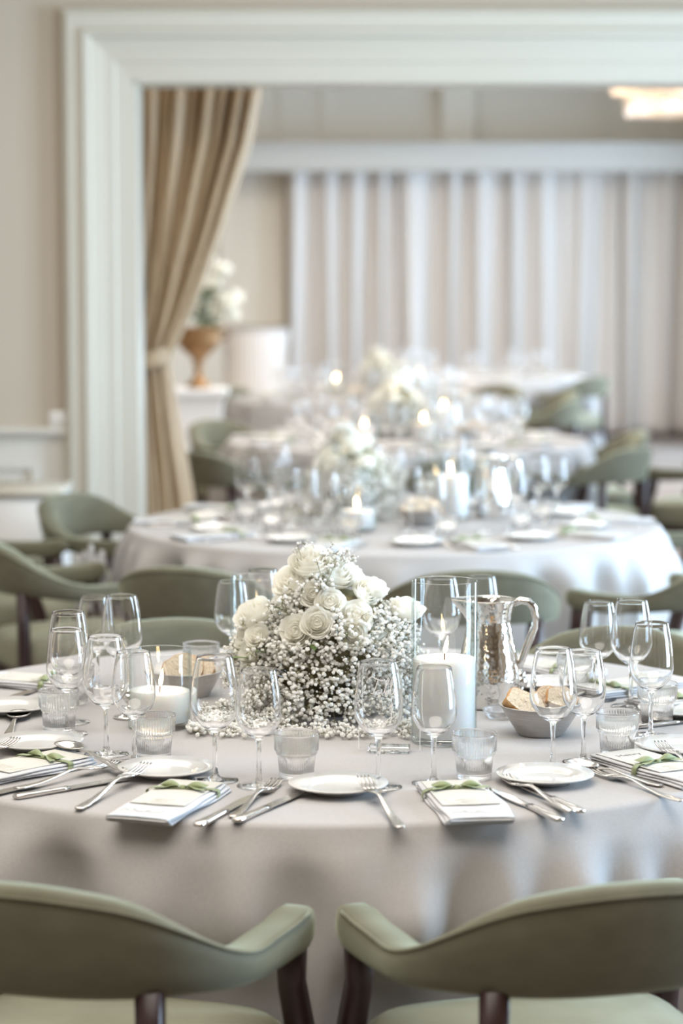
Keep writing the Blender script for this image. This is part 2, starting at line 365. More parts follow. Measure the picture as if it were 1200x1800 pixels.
# ================================================================== curtains
def drape_curtain():
    zt, zb = OZ + .06, .02
    Yc = Y1b + .16
    xl = P(224, 500, Yc).x
    ztie = P(270, 632, Yc).z
    def edge(z):
        keys = [(zt, P(470, 140, Yc).x), (P(0, 250, Yc).z, P(447, 250, Yc).x), (P(0, 400, Yc).z, P(398, 400, Yc).x), (P(0, 520, Yc).z, P(352, 520, Yc).x), (ztie, P(300, 630, Yc).x), (ztie - .2, P(312, 700, Yc).x), (P(0, 880, Yc).z, P(341, 880, Yc).x), (zb, P(352, 1000, Yc).x)]
        for (z0, x0), (z1, x1) in zip(keys, keys[1:]):
            if z <= z0 and z >= z1: return x0 + (x1 - x0) * (z0 - z) / (z0 - z1)
        return keys[0][1]
    def fn(u, v):
        z = zt + (zb - zt) * v; e = edge(z)
        x = xl + (e - xl) * u
        squeeze = 1 - .45 * exp(-((z - ztie) / .28) ** 2)
        ph = u * 9.5 * 2 * pi
        y = Yc + squeeze * (.045 * sin(ph) + .02 * sin(ph * .43 + 1.3 + 1.5 * v) + .012 * sin(ph * 1.9 + 4 * v)) + .03 * sin(v * 5 + u * 3)
        x += .012 * cos(ph) * squeeze
        return (x, y, z)
    o = MB().grid(fn, 170, 60).build('curtain', M_DRAPE)
    o.modifiers.new('solid', 'SOLIDIFY').thickness = .004
    tag(o, 'gold beige curtain swept aside inside the wide white door frame', 'curtain')
    tb = MB()
    def tf(u, v):
        a = 2 * pi * u
        return ((xl + edge(ztie)) / 2 + (edge(ztie) - xl) * .56 * cos(a), Yc + .105 * sin(a), ztie + .035 + .03 * cos(a) - .07 * v - .01 * sin(v * pi))
    tb.grid(tf, 40, 4, True).build('tieback', M_DRAPE, o)
drape_curtain()
def back_curtain(x0, x1, nf, seed, label):
    r = random.Random(seed); Yc = 22.72; zt, zb = pz0 + .12, .03
    am = [r.uniform(.6, 1.4) for _ in range(nf + 2)]; lean = [r.uniform(-.06, .06) for _ in range(nf + 2)]; wd = [r.uniform(.6, 1.5) for _ in range(nf)]
    tot = sum(wd); cum = [0]
    for q in wd: cum.append(cum[-1] + q / tot)
    def fn(u, v):
        k = 0
        while k < nf - 1 and u > cum[k + 1]: k += 1
        t = (u - cum[k]) / (cum[k + 1] - cum[k])
        ph = 2 * pi * t
        A = .105 * (am[k] * (1 - t) + am[k + 1] * t) * (.55 + .45 * v)
        y = Yc - A * (sin(ph) + .22 * sin(2 * ph + am[k] * 4)) - .016 * sin(ph * 3 + 5 * am[k])
        x = x0 + (x1 - x0) * u + .03 * cos(ph) * v + lean[k] * sin(pi * t) * v
        return (x, y, zt + (zb - zt) * v)
    o = MB().grid(fn, nf * 30, 24).build('curtain', M_SHEER)
    o.modifiers.new('solid', 'SOLIDIFY').thickness = .003
    tag(o, label, 'curtain')
bx = P(505, 400, 22.7).x
back_curtain(bx, bx + 1.02, 4, 3, 'leftmost white full length curtain panel on the far back wall')
back_curtain(bx + 1.03, bx + 2.05, 3, 5, 'middle white curtain panel hanging behind the far round tables')
back_curtain(bx + 3.1, WALLX - .03, 3, 12, 'rightmost white curtain panel, beside the far window wall')
back_curtain(bx + 2.06, bx + 3.08, 3, 9, 'right of centre white curtain panel with brightly lit folds on the back wall')

# ================================================================== background furniture
def urn_group():
    Y = 14.9
    c = P(350, 682, Y); pw0 = .5 * (P(400, 0, Y).x - P(300, 0, Y).x)
    pl = empty('plinth', (c.x, Y, 0)); tag(pl, 'white square tapered plinth under the bronze flower urn', 'plinth')
    ht = c.z
    def sq(h, k): return [(-h, -h, k), (h, -h, k), (h, h, k), (-h, h, k)]
    MB().loft([sq(.11, .10), sq(.135, ht - .16), sq(.145, ht - .09), sq(.165, ht - .05)], True, True).build('shaft', M_PLINTH, pl, smooth=False)
    MB().loft([sq(pw0 * .95, ht - .05), sq(pw0 * 1.02, ht - .035), sq(pw0 * 1.02, ht - .006), sq(pw0, ht)], True, True).build('cap', M_PLINTH, pl, smooth=False)
    MB().loft([sq(.19, 0), sq(.19, .08), sq(.15, .10)], True, True).build('base', M_PLINTH, pl, smooth=False)
    u = empty('urn', (P(345, 0, Y).x, Y, ht)); tag(u, 'aged gilt bronze urn standing on the white plinth', 'urn')
    h = P(0, 575, Y).z - ht
    MB().lathe([(0, 0), (.075, 0), (.075, .02), (.06, .035), (.03, .07 * 1), (.022, .12), (.04, .14), (.025, .16), (.06, .20), (.115, .25), (.145, .31), (.138, h - .03), (.158, h - .012), (.158, h), (.142, h), (.12, .28), (0, .24)], 32).build('body', M_BRONZE, u)
    MB().lathe([(.138, .285), (.147, .295), (.144, .305)], 32).build('band', M_BRONZE, u)
    for s in (-1, 1):
        MB().tube([(s * .138, 0, .30), (s * .178, 0, .31), (s * .188, 0, .35), (s * .156, 0, h - .015)], .008, 8).build('handle', M_BRONZE, u)
    return Vector((u.location.x, Y, ht + h)), Y
URN_TOP, URN_Y = urn_group()

def white_cabinet():
    Y = 9.2
    a, b = P(-40, 862, Y), P(108, 862, Y)
    o = empty('cabinet', ((a.x + b.x) / 2, Y + .2, 0)); tag(o, 'low white painted cabinet against the panelled wall at left', 'cabinet')
    hw = (b.x - a.x) / 2; z = a.z
    MB().box(-hw + .01, hw - .01, -.19, .19, .04, z - .025, .006).build('body', M_PLINTH, o)
    MB().box(-hw, hw, -.21, .2, z - .025, z, .006).build('top', M_TRIM, o)
    MB().box(-hw + .03, hw - .03, -.17, .17, 0, .04).build('plinth', M_PLINTH, o)
    MB().box(-hw + .03, hw - .03, -.198, -.19, .07, z - .05, .004).build('front_panel', M_PLINTH, o)
white_cabinet()
def wall_switch():
    c = P(104, 739, Y1)
    o = empty('light_switch', (c.x, Y1, c.z)); tag(o, 'white light switch plate on the wall left of the door frame', 'switch')
    MB().box(-.04, .04, -.012, 0, -.04, .04, .004).build('plate', M_SWITCH, o)
    MB().box(-.014, .014, -.018, -.012, -.02, .02, .002).build('rocker', M_SWITCH, o)
wall_switch()
def skirted_table():
    Y = 21.0
    a, b = P(386, 578, Y), P(506, 578, Y); hw = (b.x - a.x) / 2
    o = empty('bar_table', ((a.x + b.x) / 2, Y + hw, 0)); tag(o, 'tall round bar table in a white pleated skirt by the back wall', 'table')
    def fn(u, v):
        th = 2 * pi * u; r = hw * (1 - .12 * sin(pi * min(v * 1.3, 1)) * (1 - v * .4)) + .012 * sin(th * 40) * (.3 + .7 * v)
        return (r * cos(th), r * sin(th), a.z - .02 - (a.z - .03) * v)
    MB().grid(fn, 240, 10, True).build('pleated_skirt', M_SHEER, o)
    MB().lathe([(0, a.z - .03), (hw, a.z - .03), (hw + .004, a.z - .015), (hw - .005, a.z), (0, a.z)], 48).build('tabletop', M_CLOTH, o)
skirted_table()
def chandelier():
    Y = 16.2; c = P(1172, 170, Y); o = empty('chandelier', (c.x, Y, H)); tag(o, 'glowing two tier crystal chandelier in the second room', 'chandelier')
    zt, zm, zb = P(0, 120, Y).z - H, P(0, 163, Y).z - H, P(0, 203, Y).z - H
    MB().lathe([(0, -.001), (.08, -.001), (.08, -.03), (.02, -.05), (.015, zt - .02), (0, zt - .02)], 20).build('ceiling_rose', M_SILVER, o)
    R1, R2 = P(1172, 0, Y).x - P(1074, 0, Y).x, P(1172, 0, Y).x - P(1101, 0, Y).x
    for (r, z0, z1) in ((R1, zm, zt), (R2, zb, zm)):
        fr = MB().lathe([(r - .008, z1), (r + .006, z1), (r + .006, z1 - .015), (r - .008, z1 - .015)], 40).build('ring_frame', M_SILVER, o)
        n = int(2 * pi * r / .042)
        me = MB().lathe([(0, 0), (.014, -.02), (.016, -.05), (.009, -(z1 - z0) * .8), (0, -(z1 - z0))], 5).mesh('crystal_drop', M_CRYSTAL, False)
        for k in range(n):
            t = 2 * pi * k / n
            link('crystal_drop', me, o, (r * cos(t), r * sin(t), z1 - .012), (0, 0, t))
    MB().lathe([(.0, zt - .02), (R1, zt - .005), (R1, zt), (0, zt)], 24).build('top_plate', M_SILVER, o)
    for k in range(8):
        t = 2 * pi * k / 8 + .2; r = R1 * .62
        MB().lathe([(0, -.035), (.022, -.02), (.028, 0), (.02, .025), (.009, .04), (0, .042)], 12).build('bulb', M_BULB, o, (r * cos(t), r * sin(t), (zt + zm) / 2 + .02))
chandelier()

# ================================================================== chairs
def b_chair():
    o = empty('tub_chair')
    A, B = .252, .235
    path = []
    N = 30
    for i in range(-N, N + 1):
        t = i / N; th = abs(t); sg = 1 if t >= 0 else -1
        if th < .66:
            a = th / .66 * pi / 2
            x, y = A * sin(a) ** .82, -B * cos(a) ** .82
        else:
            q = (th - .66) / .34
            x, y = A + .012 * q * q, .215 * q
        path.append((sg * x, y, th))
    ztop = lambda s: .775 - .132 * (.35 * sstep(0, .5, s) + .65 * sstep(.18, .68, s)) + .010 * sstep(.84, 1, s)
    zbot = lambda s: .612 - .028 * sstep(.3, .85, s) + .012 * sstep(.9, 1, s)
    rings = []; pip = []
    n = len(path)
    for i, (x, y, s) in enumerate(path):
        p0, p1 = path[max(i - 1, 0)], path[min(i + 1, n - 1)]
        d = Vector((p1[0] - p0[0], p1[1] - p0[1], 0)).normalized(); nr = Vector((d.y, -d.x, 0))    # outward
        zt, zb = ztop(s), zbot(s); h = zt - zb; th = .029
        shrink = 1.0 - (.5 if i in (0, n - 1) else (.08 if i in (1, n - 2) else 0))
        lean = .03 * (1 - sstep(.2, .7, s))
        ring = []
        for (a, b) in ((-1, .12), (-.72, .02), (0, 0), (.72, .02), (1, .10), (1.12, .35), (1.12, .65), (1, .90), (.7, .985), (0, 1.0), (-.7, .985), (-1, .88), (-1.05, .6), (-1.05, .35)):
            zz = zb + h * (.5 + (b - .5) * shrink)
            ring.append((x + nr.x * (a * th * shrink + lean * b), y + nr.y * (a * th * shrink + lean * b), zz))
        rings.append(ring)
        pip.append((x + nr.x * (th * .98 + lean * .93), y + nr.y * (th * .98 + lean * .93), zb + h * .925))
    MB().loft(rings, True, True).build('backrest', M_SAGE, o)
    MB().tube(pip[2:-2], .0028, 6).build('piping', M_SAGE, o)
    # seat cushion
    def so(k, z):
        r = []
        for j in range(36):
            a = 2 * pi * j / 36; ca, sa = cos(a), sin(a)
            x = abs(ca) ** .45 * (1 if ca > 0 else -1); y = abs(sa) ** .45 * (1 if sa > 0 else -1)
            hw = .262 - .03 * (1 - y) / 2
            r.append((x * hw * k, .025 + y * .235 * k, z))
        return r
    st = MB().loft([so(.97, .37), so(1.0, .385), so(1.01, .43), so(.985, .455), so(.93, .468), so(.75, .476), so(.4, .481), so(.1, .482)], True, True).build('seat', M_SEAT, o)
    MB().loft([so(.96, .325), so(.965, .37)], True, True).build('seat_rail', M_WOOD, o, smooth=False)
    for s in (-1, 1):
        MB().bar([(s * .262, .165, .60), (s * .258, .178, .53), (s * .262, .205, .45), (s * .266, .215, .38), (s * .262, .213, .2), (s * .255, .22, 0)], [.04, .036, .038, .042, .036, .028], [.05, .044, .044, .046, .038, .028], up=(0, 1, 0)).build('arm_post', M_WOOD, o)
        MB().bar([(s * .182, -.208, .625), (s * .182, -.206, .5), (s * .182, -.205, .38), (s * .187, -.225, .2), (s * .192, -.275, 0)], [.037, .036, .038, .034, .028], [.034, .034, .036, .034, .028], up=(0, 1, 0)).build('rear_leg', M_WOOD, o)
    return o
BUILD['chair'] = b_chair
SEATED = []
def chair(x, y, fx, fy, label, group):
    SEATED.append((x, y, fx, fy))
    a = math.atan2(-fx, fy)
    return place('chair', (x, y, 0), a, label, 'chair', group)

# ================================================================== tables and cloths
TABLES = [(-.03, 4.63), (.18, 8.17), (.33, 12.1), (.17, 15.9), (1.05, 19.3)]
R = 0.9
ORD = ['front', 'second', 'third', 'fourth', 'farthest']
def b_table():
    o = empty('round_table')
    MB().lathe([(0, .71), (R - .02, .71), (R - .012, .72), (R - .012, .738), (R - .02, .7405), (0, .7405)], 64).build('tabletop', M_WOOD, o)
    for k in range(4):
        a = pi / 4 + k * pi / 2
        MB().lathe([(0, 0), (.018, 0), (.02, .03), (.026, .4), (.028, .71), (0, .71)], 10, .55 * cos(a), .55 * sin(a)).build('leg', M_WOOD, o)
    return o
BUILD['table'] = b_table
def pushed(x, y, z, ti):
    """cloth gives way in front of every chair seat that reaches it"""
    cx, cy = TABLES[ti]
    if z > .735: return (x, y, z)
    for (px, py, fx, fy) in SEATED:
        if (px - cx) ** 2 + (py - cy) ** 2 > 2.6: continue
        wx, wy = x + cx - px, y + cy - py
        ly = wx * fx + wy * fy; lx = wx * fy - wy * fx
        if abs(lx) < .44 and -.5 < ly < .285:
            k = (.285 - ly) * (1 - sstep(.30, .43, abs(lx))) * (1 - sstep(.46, .60, z))
            x += fx * k; y += fy * k
    return (x, y, z)
RIDGES = [(-31, .010, 4), (-17, .010, 4), (-7, .02, 3.5), (9.5, .055, 3.2), (18, .03, 3), (25.5, .05, 3), (33, .045, 2.6), (41, .05, 3)]
def cloth(seed, ti, turn, nth=260):
    if ti == 0: nth = 460
    r = random.Random(seed)
    ks = [(k, r.uniform(0, 2 * pi), a) for k, a in ((11, .6), (19, 1.0), (31, .8), (43, .4))]
    nz = [(k, r.uniform(0, 2 * pi)) for k in (3, 5)]
    def fold(a):
        s = sum(A * sin(k * a + p + .5 * sin(3 * a + p)) for k, p, A in ks) / 2.1
        return s
    def am(a): return .72 + .38 * sin(nz[0][0] * a + nz[0][1])
    rings = []
    def ring(rad, z): return [(rad * cos(2 * pi * j / nth + turn), rad * sin(2 * pi * j / nth + turn), z) for j in range(nth)]
    for q in (.1, .3, .5, .7, .82, .9, .95): rings.append(ring(R * q, TZ))
    for k in range(5):
        t = k / 4 * pi / 2; rings.append(ring(R - .012 + .016 * sin(t), TZ - .014 + .014 * cos(t)))
    nzr = 26
    for i in range(1, nzr + 1):
        v = i / nzr; z = TZ - .014 - (TZ - .020) * v; row = []
        for j in range(nth):
            a = 2 * pi * j / nth
            g = v ** .5
            fo = fold(a + .1 * v * sin(5 * a + seed))
            rad = R + .010 + .075 * g + (.030 * sstep(0, .13, v) + .055 * v) * am(a) * fo * 1.25 + .004 * sin(9 * v + 7 * a) * g
            if ti == 0:
                th = math.degrees((a + turn + pi / 2 + pi) % (2 * pi) - pi)
                for c0, A0, w0 in RIDGES:
                    if abs(th - c0) < 14: rad += (A0 * exp(-((th - c0 + 2.5 * v) / w0) ** 2) - .45 * A0 * exp(-((th - c0 - 5) / (w0 * 1.2)) ** 2)) * sstep(.02, .2, v) * 1.1
            row.append(pushed(rad * cos(a + turn), rad * sin(a + turn), z, ti))
        rings.append(row)
    m = MB().loft(rings, True, False)
    return m
# ---- chairs
def ch(px, Y, tbl, label, push=None):
    """back of the chair seen at pixel column px and depth Y, facing its table"""
    x = (px - 600) / F * Y * 1.0; c = Vector(TABLES[tbl])
    d = (c - Vector((x, Y))).normalized()
    if push is not None: d = Matrix.Rotation(push, 2) @ d
    p = Vector((x, Y)) + d * .265
    return chair(p.x, p.y, d.x, d.y, label, 'sage tub chairs around the %s table' % ORD[tbl])
def chd(x, y, fx, fy, tbl, label):
    d = Vector((fx, fy)).normalized(); return chair(x, y, d.x, d.y, label, 'sage tub chairs around the %s table' % ORD[tbl])
chd(-.375, 3.50, .30, .954, 0, 'sage velvet tub chair at the bottom left, its back to the camera')
chd(.325, 3.505, -.29, .957, 0, 'sage velvet tub chair at the bottom right, its back to the camera')
chd(-.345, 5.50, .25, -.96, 0, 'sage tub chair tucked in behind the front table, left of the flowers')
chd(.57, 5.38, -.42, -.9, 0, 'sage tub chair tucked in behind the front table, right of the jug')
ch(318, 6.75, 1, 'sage tub chair between the front and second tables, behind the left wine glasses')
ch(838, 6.68, 1, 'sage tub chair between the front and second tables, behind the silver jug')
chd(-.86, 7.56, .9, .42, 1, 'large sage tub chair at the left edge of the picture, second table')
chd(-1.2, 8.28, 1, -.05, 1, 'sage tub chair at the far left, only its armrest showing')
chd(-.80, 8.82, .86, -.5, 1, 'sage tub chair before the white door frame, facing the second table')
chd(1.02, 7.28, -.72, .69, 1, 'sage tub chair at the right edge of the picture, second table')
chd(1.42, 8.6, -.95, -.3, 1, 'sage tub chair right of the second table, seat just visible')
chd(-.47, 11.15, .72, .68, 2, 'sage tub chair left of the third table, dark legs by the gold curtain')
chd(1.15, 11.35, -.78, .62, 2, 'pale lit sage tub chair right of the third table')
chd(1.27, 12.35, -1, -.1, 2, 'brownish sage tub chair right of the third table, before bright curtain folds')
chd(1.78, 11.75, -.85, .5, 2, 'sage tub chair at the right edge, beyond the pale lit chair')
chd(-.52, 13.1, .75, -.66, 2, 'sage tub chair behind the third table at left, beside the plinth')
chd(.48, 10.86, -.12, 1, 2, 'sage tub chair seen between the second table glasses, near the third table')
chd(1.22, 15.3, -.9, .42, 3, 'sage tub chair right of the fourth table, nearest of that row')
chd(1.30, 16.3, -1, -.1, 3, 'sage tub chair right of the fourth table, middle of that row')
chd(.97, 17.0, -.6, -.8, 3, 'sage tub chair right of the fourth table, farthest of that row')
chd(-.62, 16.7, .7, -.7, 3, 'sage tub chair behind the fourth table at left, below the pleated skirt')
chd(1.75, 18.6, -.7, .7, 4, 'sage tub chair near the back curtain at right')

clabels = ['white linen cloth draped to the floor over the front round table', 'white linen cloth on the second round table, under blurred glasses',
           'white linen cloth on the third round table, inside the far room', 'white linen cloth on the fourth round table, deep in the far room', 'white linen cloth on the farthest round table, before the back curtain']
for i, (x, y) in enumerate(TABLES):
    place('table', (x, y, 0), 0, 'round banquet table hidden under the %s white tablecloth' % ORD[i], 'table')
    o = cloth(3 + i, i, [0.55, 1.3, 2.1, .4, 3][i]).build('tablecloth', M_CLOTH, loc=(x, y, 0)); tag(o, clabels[i], 'tablecloth')

# ================================================================== tableware
def b_wine(hh, rmax, rim, zbowl, zmax):
    def f():
        o = empty('wine_glass')
        # bowl: a thin closed shell
        op = []
        n = 22; tm = (zmax - zbowl) / (hh - zbowl)
        for i in range(n + 1):
            t = i / n
            if t < tm: q = t / tm; r = .0075 + (rmax - .0075) * sin(q * pi / 2) ** .66
            else: q = (t - tm) / (1 - tm); r = rmax - (rmax - rim) * q ** 1.75
            op.append((r, zbowl + (hh - zbowl) * t))
        ip = [(r - .0009 - .0022 * (1 - i / n) ** 6, z) for i, (r, z) in enumerate(op) if z > zbowl + .005]
        prof = [(.0050, zbowl - .007), (.0058, zbowl - .003)] + op + [(rim - .0001, hh + .0004), (rim - .00045, hh + .0006), (rim - .0008, hh + .0004)] + list(reversed(ip)) + [(ip[0][0] * .5, zbowl + .0062), (0, zbowl + .0055)]
        MB().lathe(prof, 44).build('bowl', M_GLASS, o)
        MB().lathe([(.0062, .010), (.0045, .018), (.0038, .040), (.0037, zbowl - .03), (.0042, zbowl - .015), (.0050, zbowl - .007)], 44).build('stem', M_GLASS, o)
        fr = rmax * .97
        MB().lathe([(0, 0), (fr - .001, 0), (fr, .0008), (fr * .98, .0016), (fr * .65, .0024), (.013, .0046), (.0085, .0068), (.0062, .010)], 44).build('foot', M_GLASS, o)
        return o
    return f
BUILD['wine_large'] = b_wine(.214, .0412, .0305, .086, .131)
BUILD['wine_small'] = b_wine(.199, .0385, .0290, .082, .122)
def b_tumbler():
    h, s = .079, 48
    rib = lambda a, z: 1 + (.014 * cos(a * s) if .006 < z < h - .006 else 0)
    seg = s * 4
    outer = [(0, 0), (.0265, 0), (.029, .003), (.0292, .0065), (.0318, .040), (.0345, .0425), (.0362, .046), (.0362, .049), (.0372, .0495), (.0385, h - .0055), (.0390, h - .003), (.0392, h)]
    inner = [(.0372, h), (.0350, .049), (.0322, .040), (.0285, .014), (.02, .0115), (0, .011)]
    def rf(a, z): return 1 + (.020 * cos(a * s) if (.006 < z < h - .006 and not .0405 < z < .0492) else 0)
    inner = [(.0382, h + .0003), (.0379, h - .001), (.0374, h - .005), (.0352, .049), (.0325, .040), (.0286, .012), (.02, .0115), (0, .011)]
    vs = MB().lathe(outer + [(.0388, h + .0006)], seg, rfun=rf)
    vs.lathe([(.0388, h + .0006)] + inner, seg)
    return vs.build('tumbler', M_TUMB)
BUILD['tumbler'] = b_tumbler
def b_plate():
    rp = .083
    o = MB().lathe([(0, .004), (.035, .004), (.036, 0), (.045, 0), (.048, .003), (.060, .0085), (rp, .0145), (rp + .0012, .016), (rp, .0175), (.061, .0125), (.049, .0095), (.046, .0075), (.042, .0068), (0, .0068)], 64).build('side_plate', M_CHINA)
    return o
BUILD['plate'] = b_plate
def fork_mesh(L=.185):
    o = MB()
    # local +x towards the tines; lies on z = 0
    zc = lambda x: .002 + .0085 * exp(-((x - .105) / .035) ** 2) * (x > .0) + (.006 * ((x - .14) / .045) ** 2 if x > .14 else 0) + .0015 * (1 - min(1, x / .02))
    hd = [(x, w) for x, w in ((0, .010), (.003, .014), (.015, .0155), (.04, .012), (.07, .0075), (.095, .006), (.108, .007), (.116, .014), (.122, .0205), (.130, .0225), (.137, .0225))]
    o.bar([(x, 0, zc(x)) for x, _ in hd], [w for _, w in hd], .0026)
    for k in range(4):
        y = (k - 1.5) * .0062
        pts = [(x, y * (1 - .03 * i), zc(x)) for i, x in enumerate((.134, .15, .165, .178, L))]
        o.bar(pts, [.0041, .0039, .0036, .003, .0014], .0022)
    return o
BUILD['fork'] = lambda: fork_mesh().build('fork', M_STEEL)
def b_knife():
    o = empty('table_knife')
    MB().bar([(0, 0, .004), (.004, 0, .004), (.02, 0, .004), (.06, 0, .004), (.085, 0, .004), (.097, 0, .004)], [.010, .015, .0165, .0125, .0115, .013], [.004, .006, .007, .006, .006, .006]).build('handle', M_STEEL, o)
    b = MB(); pts = [(.096, .0055), (.11, .0085), (.15, .0105), (.18, .0102), (.2, .0075), (.21, .0035), (.215, .0005)]
    top = [(x, w, .0042) for x, w in pts]; bot = [(x, -.006 + .004 * (i / 6) ** 2, .0042) for i, (x, w) in enumerate(pts)]
    rings = []
    for (x, yt, z), (_, yb, _) in zip(top, bot): rings.append([(x, yb, z - .0004), (x, yt, z - .0011), (x, yt, z + .0011), (x, yb, z + .0004)])
    sharp(b.loft(rings, True, True).build('blade', M_STEEL, o))
    return o
BUILD['knife'] = b_knife
def b_spoon():
    o = empty('spoon')
    MB().bar([(0, 0, .003), (.004, 0, .003), (.02, 0, .003), (.06, 0, .006), (.1, 0, .011), (.122, 0, .007), (.132, 0, .005)], [.009, .014, .0155, .010, .006, .006, .008], .0026).build('handle', M_STEEL, o)
    b = MB()
    def fn(u, v):
        a = 2 * pi * u; r = v
        x = .156 + .030 * r * cos(a); y = .021 * r * sin(a) * (1 + .12 * cos(a))
        return (x, y, .0015 + .0085 * r ** 2.2)
    b.grid(fn, 28, 8, True)
    q = b.build('spoon_bowl', M_STEEL, o); q.modifiers.new('solid', 'SOLIDIFY').thickness = .0014
    return o
BUILD['spoon'] = b_spoon
def text_mesh(body, size, m, name='lettering'):
    cu = bpy.data.curves.new('text', 'FONT'); cu.body = body; cu.size = size; cu.align_x = 'CENTER'; cu.extrude = .00012
    t = bpy.data.objects.new('text', cu); COL.objects.link(t)
    dg = bpy.context.evaluated_depsgraph_get(); me = bpy.data.meshes.new_from_object(t.evaluated_get(dg))
    bpy.data.objects.remove(t); bpy.data.curves.remove(cu)
    me.name = name; me.materials.clear(); me.materials.append(m)
    return me
NAME_ME = [None]
def b_napkin(named=False):
    def f():
        o = empty('napkin')
        # local +y points to the table centre; folded linen 0.112 x 0.27
        hw, y0, y1 = .056, -.135, .135
        for k in range(3):
            z0 = .0005 + k * .0047
            def fn(u, v, k=k, z0=z0):
                a = 2 * pi * u
                ca, sa = cos(a), sin(a)
                sx = abs(ca) ** .28 * (1 if ca > 0 else -1); sz = abs(sa) ** .6 * (1 if sa > 0 else -1)
                yy = y0 + (y1 - y0) * v - (.006 * k - .006) * (1 - v) * 1.2
                wob = .0012 * sin(yy * 45 + k * 2) + .0018 * sin(yy * 20 + k)
                w = hw * (1 - .015 * k) + wob
                return (sx * w + .003 * sin(yy * 14 + k), yy, z0 + .0026 + sz * .0026 * (1 + .0 * v) + .0009 * sin(yy * 30 + sx * 2))
            m = MB().grid(fn, 40, 26, True)
            n = 40
            m.f.append(tuple(range(n))); m.f.append(tuple(26 * n + j for j in range(n)))
            m.build('cloth_fold', M_NAP, o)
        zc = .0163
        card = MB().box(-.047, .047, -.055, .128, zc, zc + .0008).build('menu_card', M_CARD, o, smooth=False)
        arc = MB(); pts = [(.036 * cos(t) , -.012 + .05 * sin(t), zc + .001) for t in [pi + pi * i / 20 for i in range(21)]]
        arc.bar(pts, .0007, .0002); 
        for k in range(5):
            w = (.016, .02, .012, .018, .014)[k]; y = -.02 - k * .0065
            arc.bar([(-w, y, zc + .001), (w, y, zc + .001)], .0008, .0002)
        arc.build('printed_arch', M_INK, card)
        if named:
            link('lettering', text_mesh('Henry', .020, M_INKD), card, (-.004, .082, zc + .001))
        mono = MB()
        for q in range(3):
            mono.bar([(-.03 + q * .022 + .011 * cos(t) * (1 + .2 * q), -.103 + .009 * sin(t * 2 + q), .0160 + .0004) for t in [2 * pi * i / 18 for i in range(19)]], .0007, .0003)
        mono.build('embroidery', M_INK, o)
        # ribbon round the bundle and its bow
        rb = MB(); yb = .012 if named else .062; rw = .0125
        loop = []
        for i in range(40):
            a = 2 * pi * i / 40; ca, sa = cos(a), sin(a)
            loop.append((abs(ca) ** .25 * (1 if ca > 0 else -1) * (hw + .0035), yb + .006 * sin(a * 2) * .3 + .010 * cos(a), .0098 + abs(sa) ** .5 * (1 if sa > 0 else -1) * .0094))
        rings = [[(x, y - rw / 2, z), (x, y + rw / 2, z)] for x, y, z in loop]; rings.append(rings[0])
        r = rb.loft(rings, closed=False).build('ribbon', M_RIB, o)
        r.modifiers.new('solid', 'SOLIDIFY').thickness = .0006
        bow = MB(); zb = .0198
        bow.lathe([(0, 0), (.005, .001), (.0065, .0035), (.004, .007), (0, .008)], 10, 0, yb)
        for s in (-1, 1):
            def lf(u, v, s=s):
                a = 2 * pi * u
                d = .006 + .034 * v
                hgt = sin(pi * min(1, v * 1.02)) * .0085
                up = sin(a) * hgt; side = cos(a)
                return (s * d, (side * (.004 + .007 * v)) + .006 * v, .0065 + up * .8 + .004 * v * (1 - v))
            g = MB().grid(lf, 12, 8, True); bow.add([(x, y + yb, z) for x, y, z in g.v], g.f)
            def tf(u, v, s=s): return (s * (.004 + .040 * v), yb + (u - .5) * (.007 + .006 * v) - .014 * v - .004 * v * v, .0045 + .003 * sin(v * 7) * (1 - v) + .0015)
            bow.grid(tf, 3, 10)
        bow.build('bow', M_RIB, r, (0, 0, zb - .004))
        return o
    return f
BUILD['napkin'] = b_napkin(); BUILD['napkin_named'] = b_napkin(True)
def flame_mesh():
    return MB().lathe([(0, 0), (.0028, .004), (.0040, .010), (.0034, .018), (.0018, .027), (0, .034)], 10)
def b_candle(rad, hh, fill):
    def f():
        o = empty('candle_cylinder')
        MB().lathe([(0, .0), (rad - .006, .0), (rad - .001, .002), (rad, .007), (rad, hh - .002), (rad - .0012, hh), (rad - .0026, hh - .002), (rad - .0026, .013), (rad - .008, .011), (0, .0105)], 64).build('glass_wall', M_CYL, o)
        r2 = rad - .0032
        m = MB()
        def wf(u, v):
            a = 2 * pi * u; rr = r2 * v; dip = -.004 * exp(-(rr / .02) ** 2)
            return (rr * cos(a), rr * sin(a), fill + dip + (.0012 * sin(a * 3 + rr * 90) * v + .0006 * sin(a * 11 + rr * 300)) * (1 - v ** 6))
        m.grid(wf, 64, 14, True)
        m.lathe([(r2, fill + .0001), (r2, .014), (r2 * .9, .0125), (0, .0122)], 64)
        m.build('wax_sand', M_WAX, o)
        wk = MB().tube([(0, 0, fill - .006), (.0004, 0, fill + .004), (.0012, 0, fill + .012)], .0011, 6).build('wick', M_WICK, o)
        fl = flame_mesh().build('flame', M_FLAME, o, (.001, 0, fill + .008), (0, radians(9), 0))
        return o
    return f
BUILD['candle_short'] = b_candle(.0605, .148, .070); BUILD['candle_medium'] = b_candle(.0605, .225, .11); BUILD['candle_tall'] = b_candle(.0605, .300, .156)
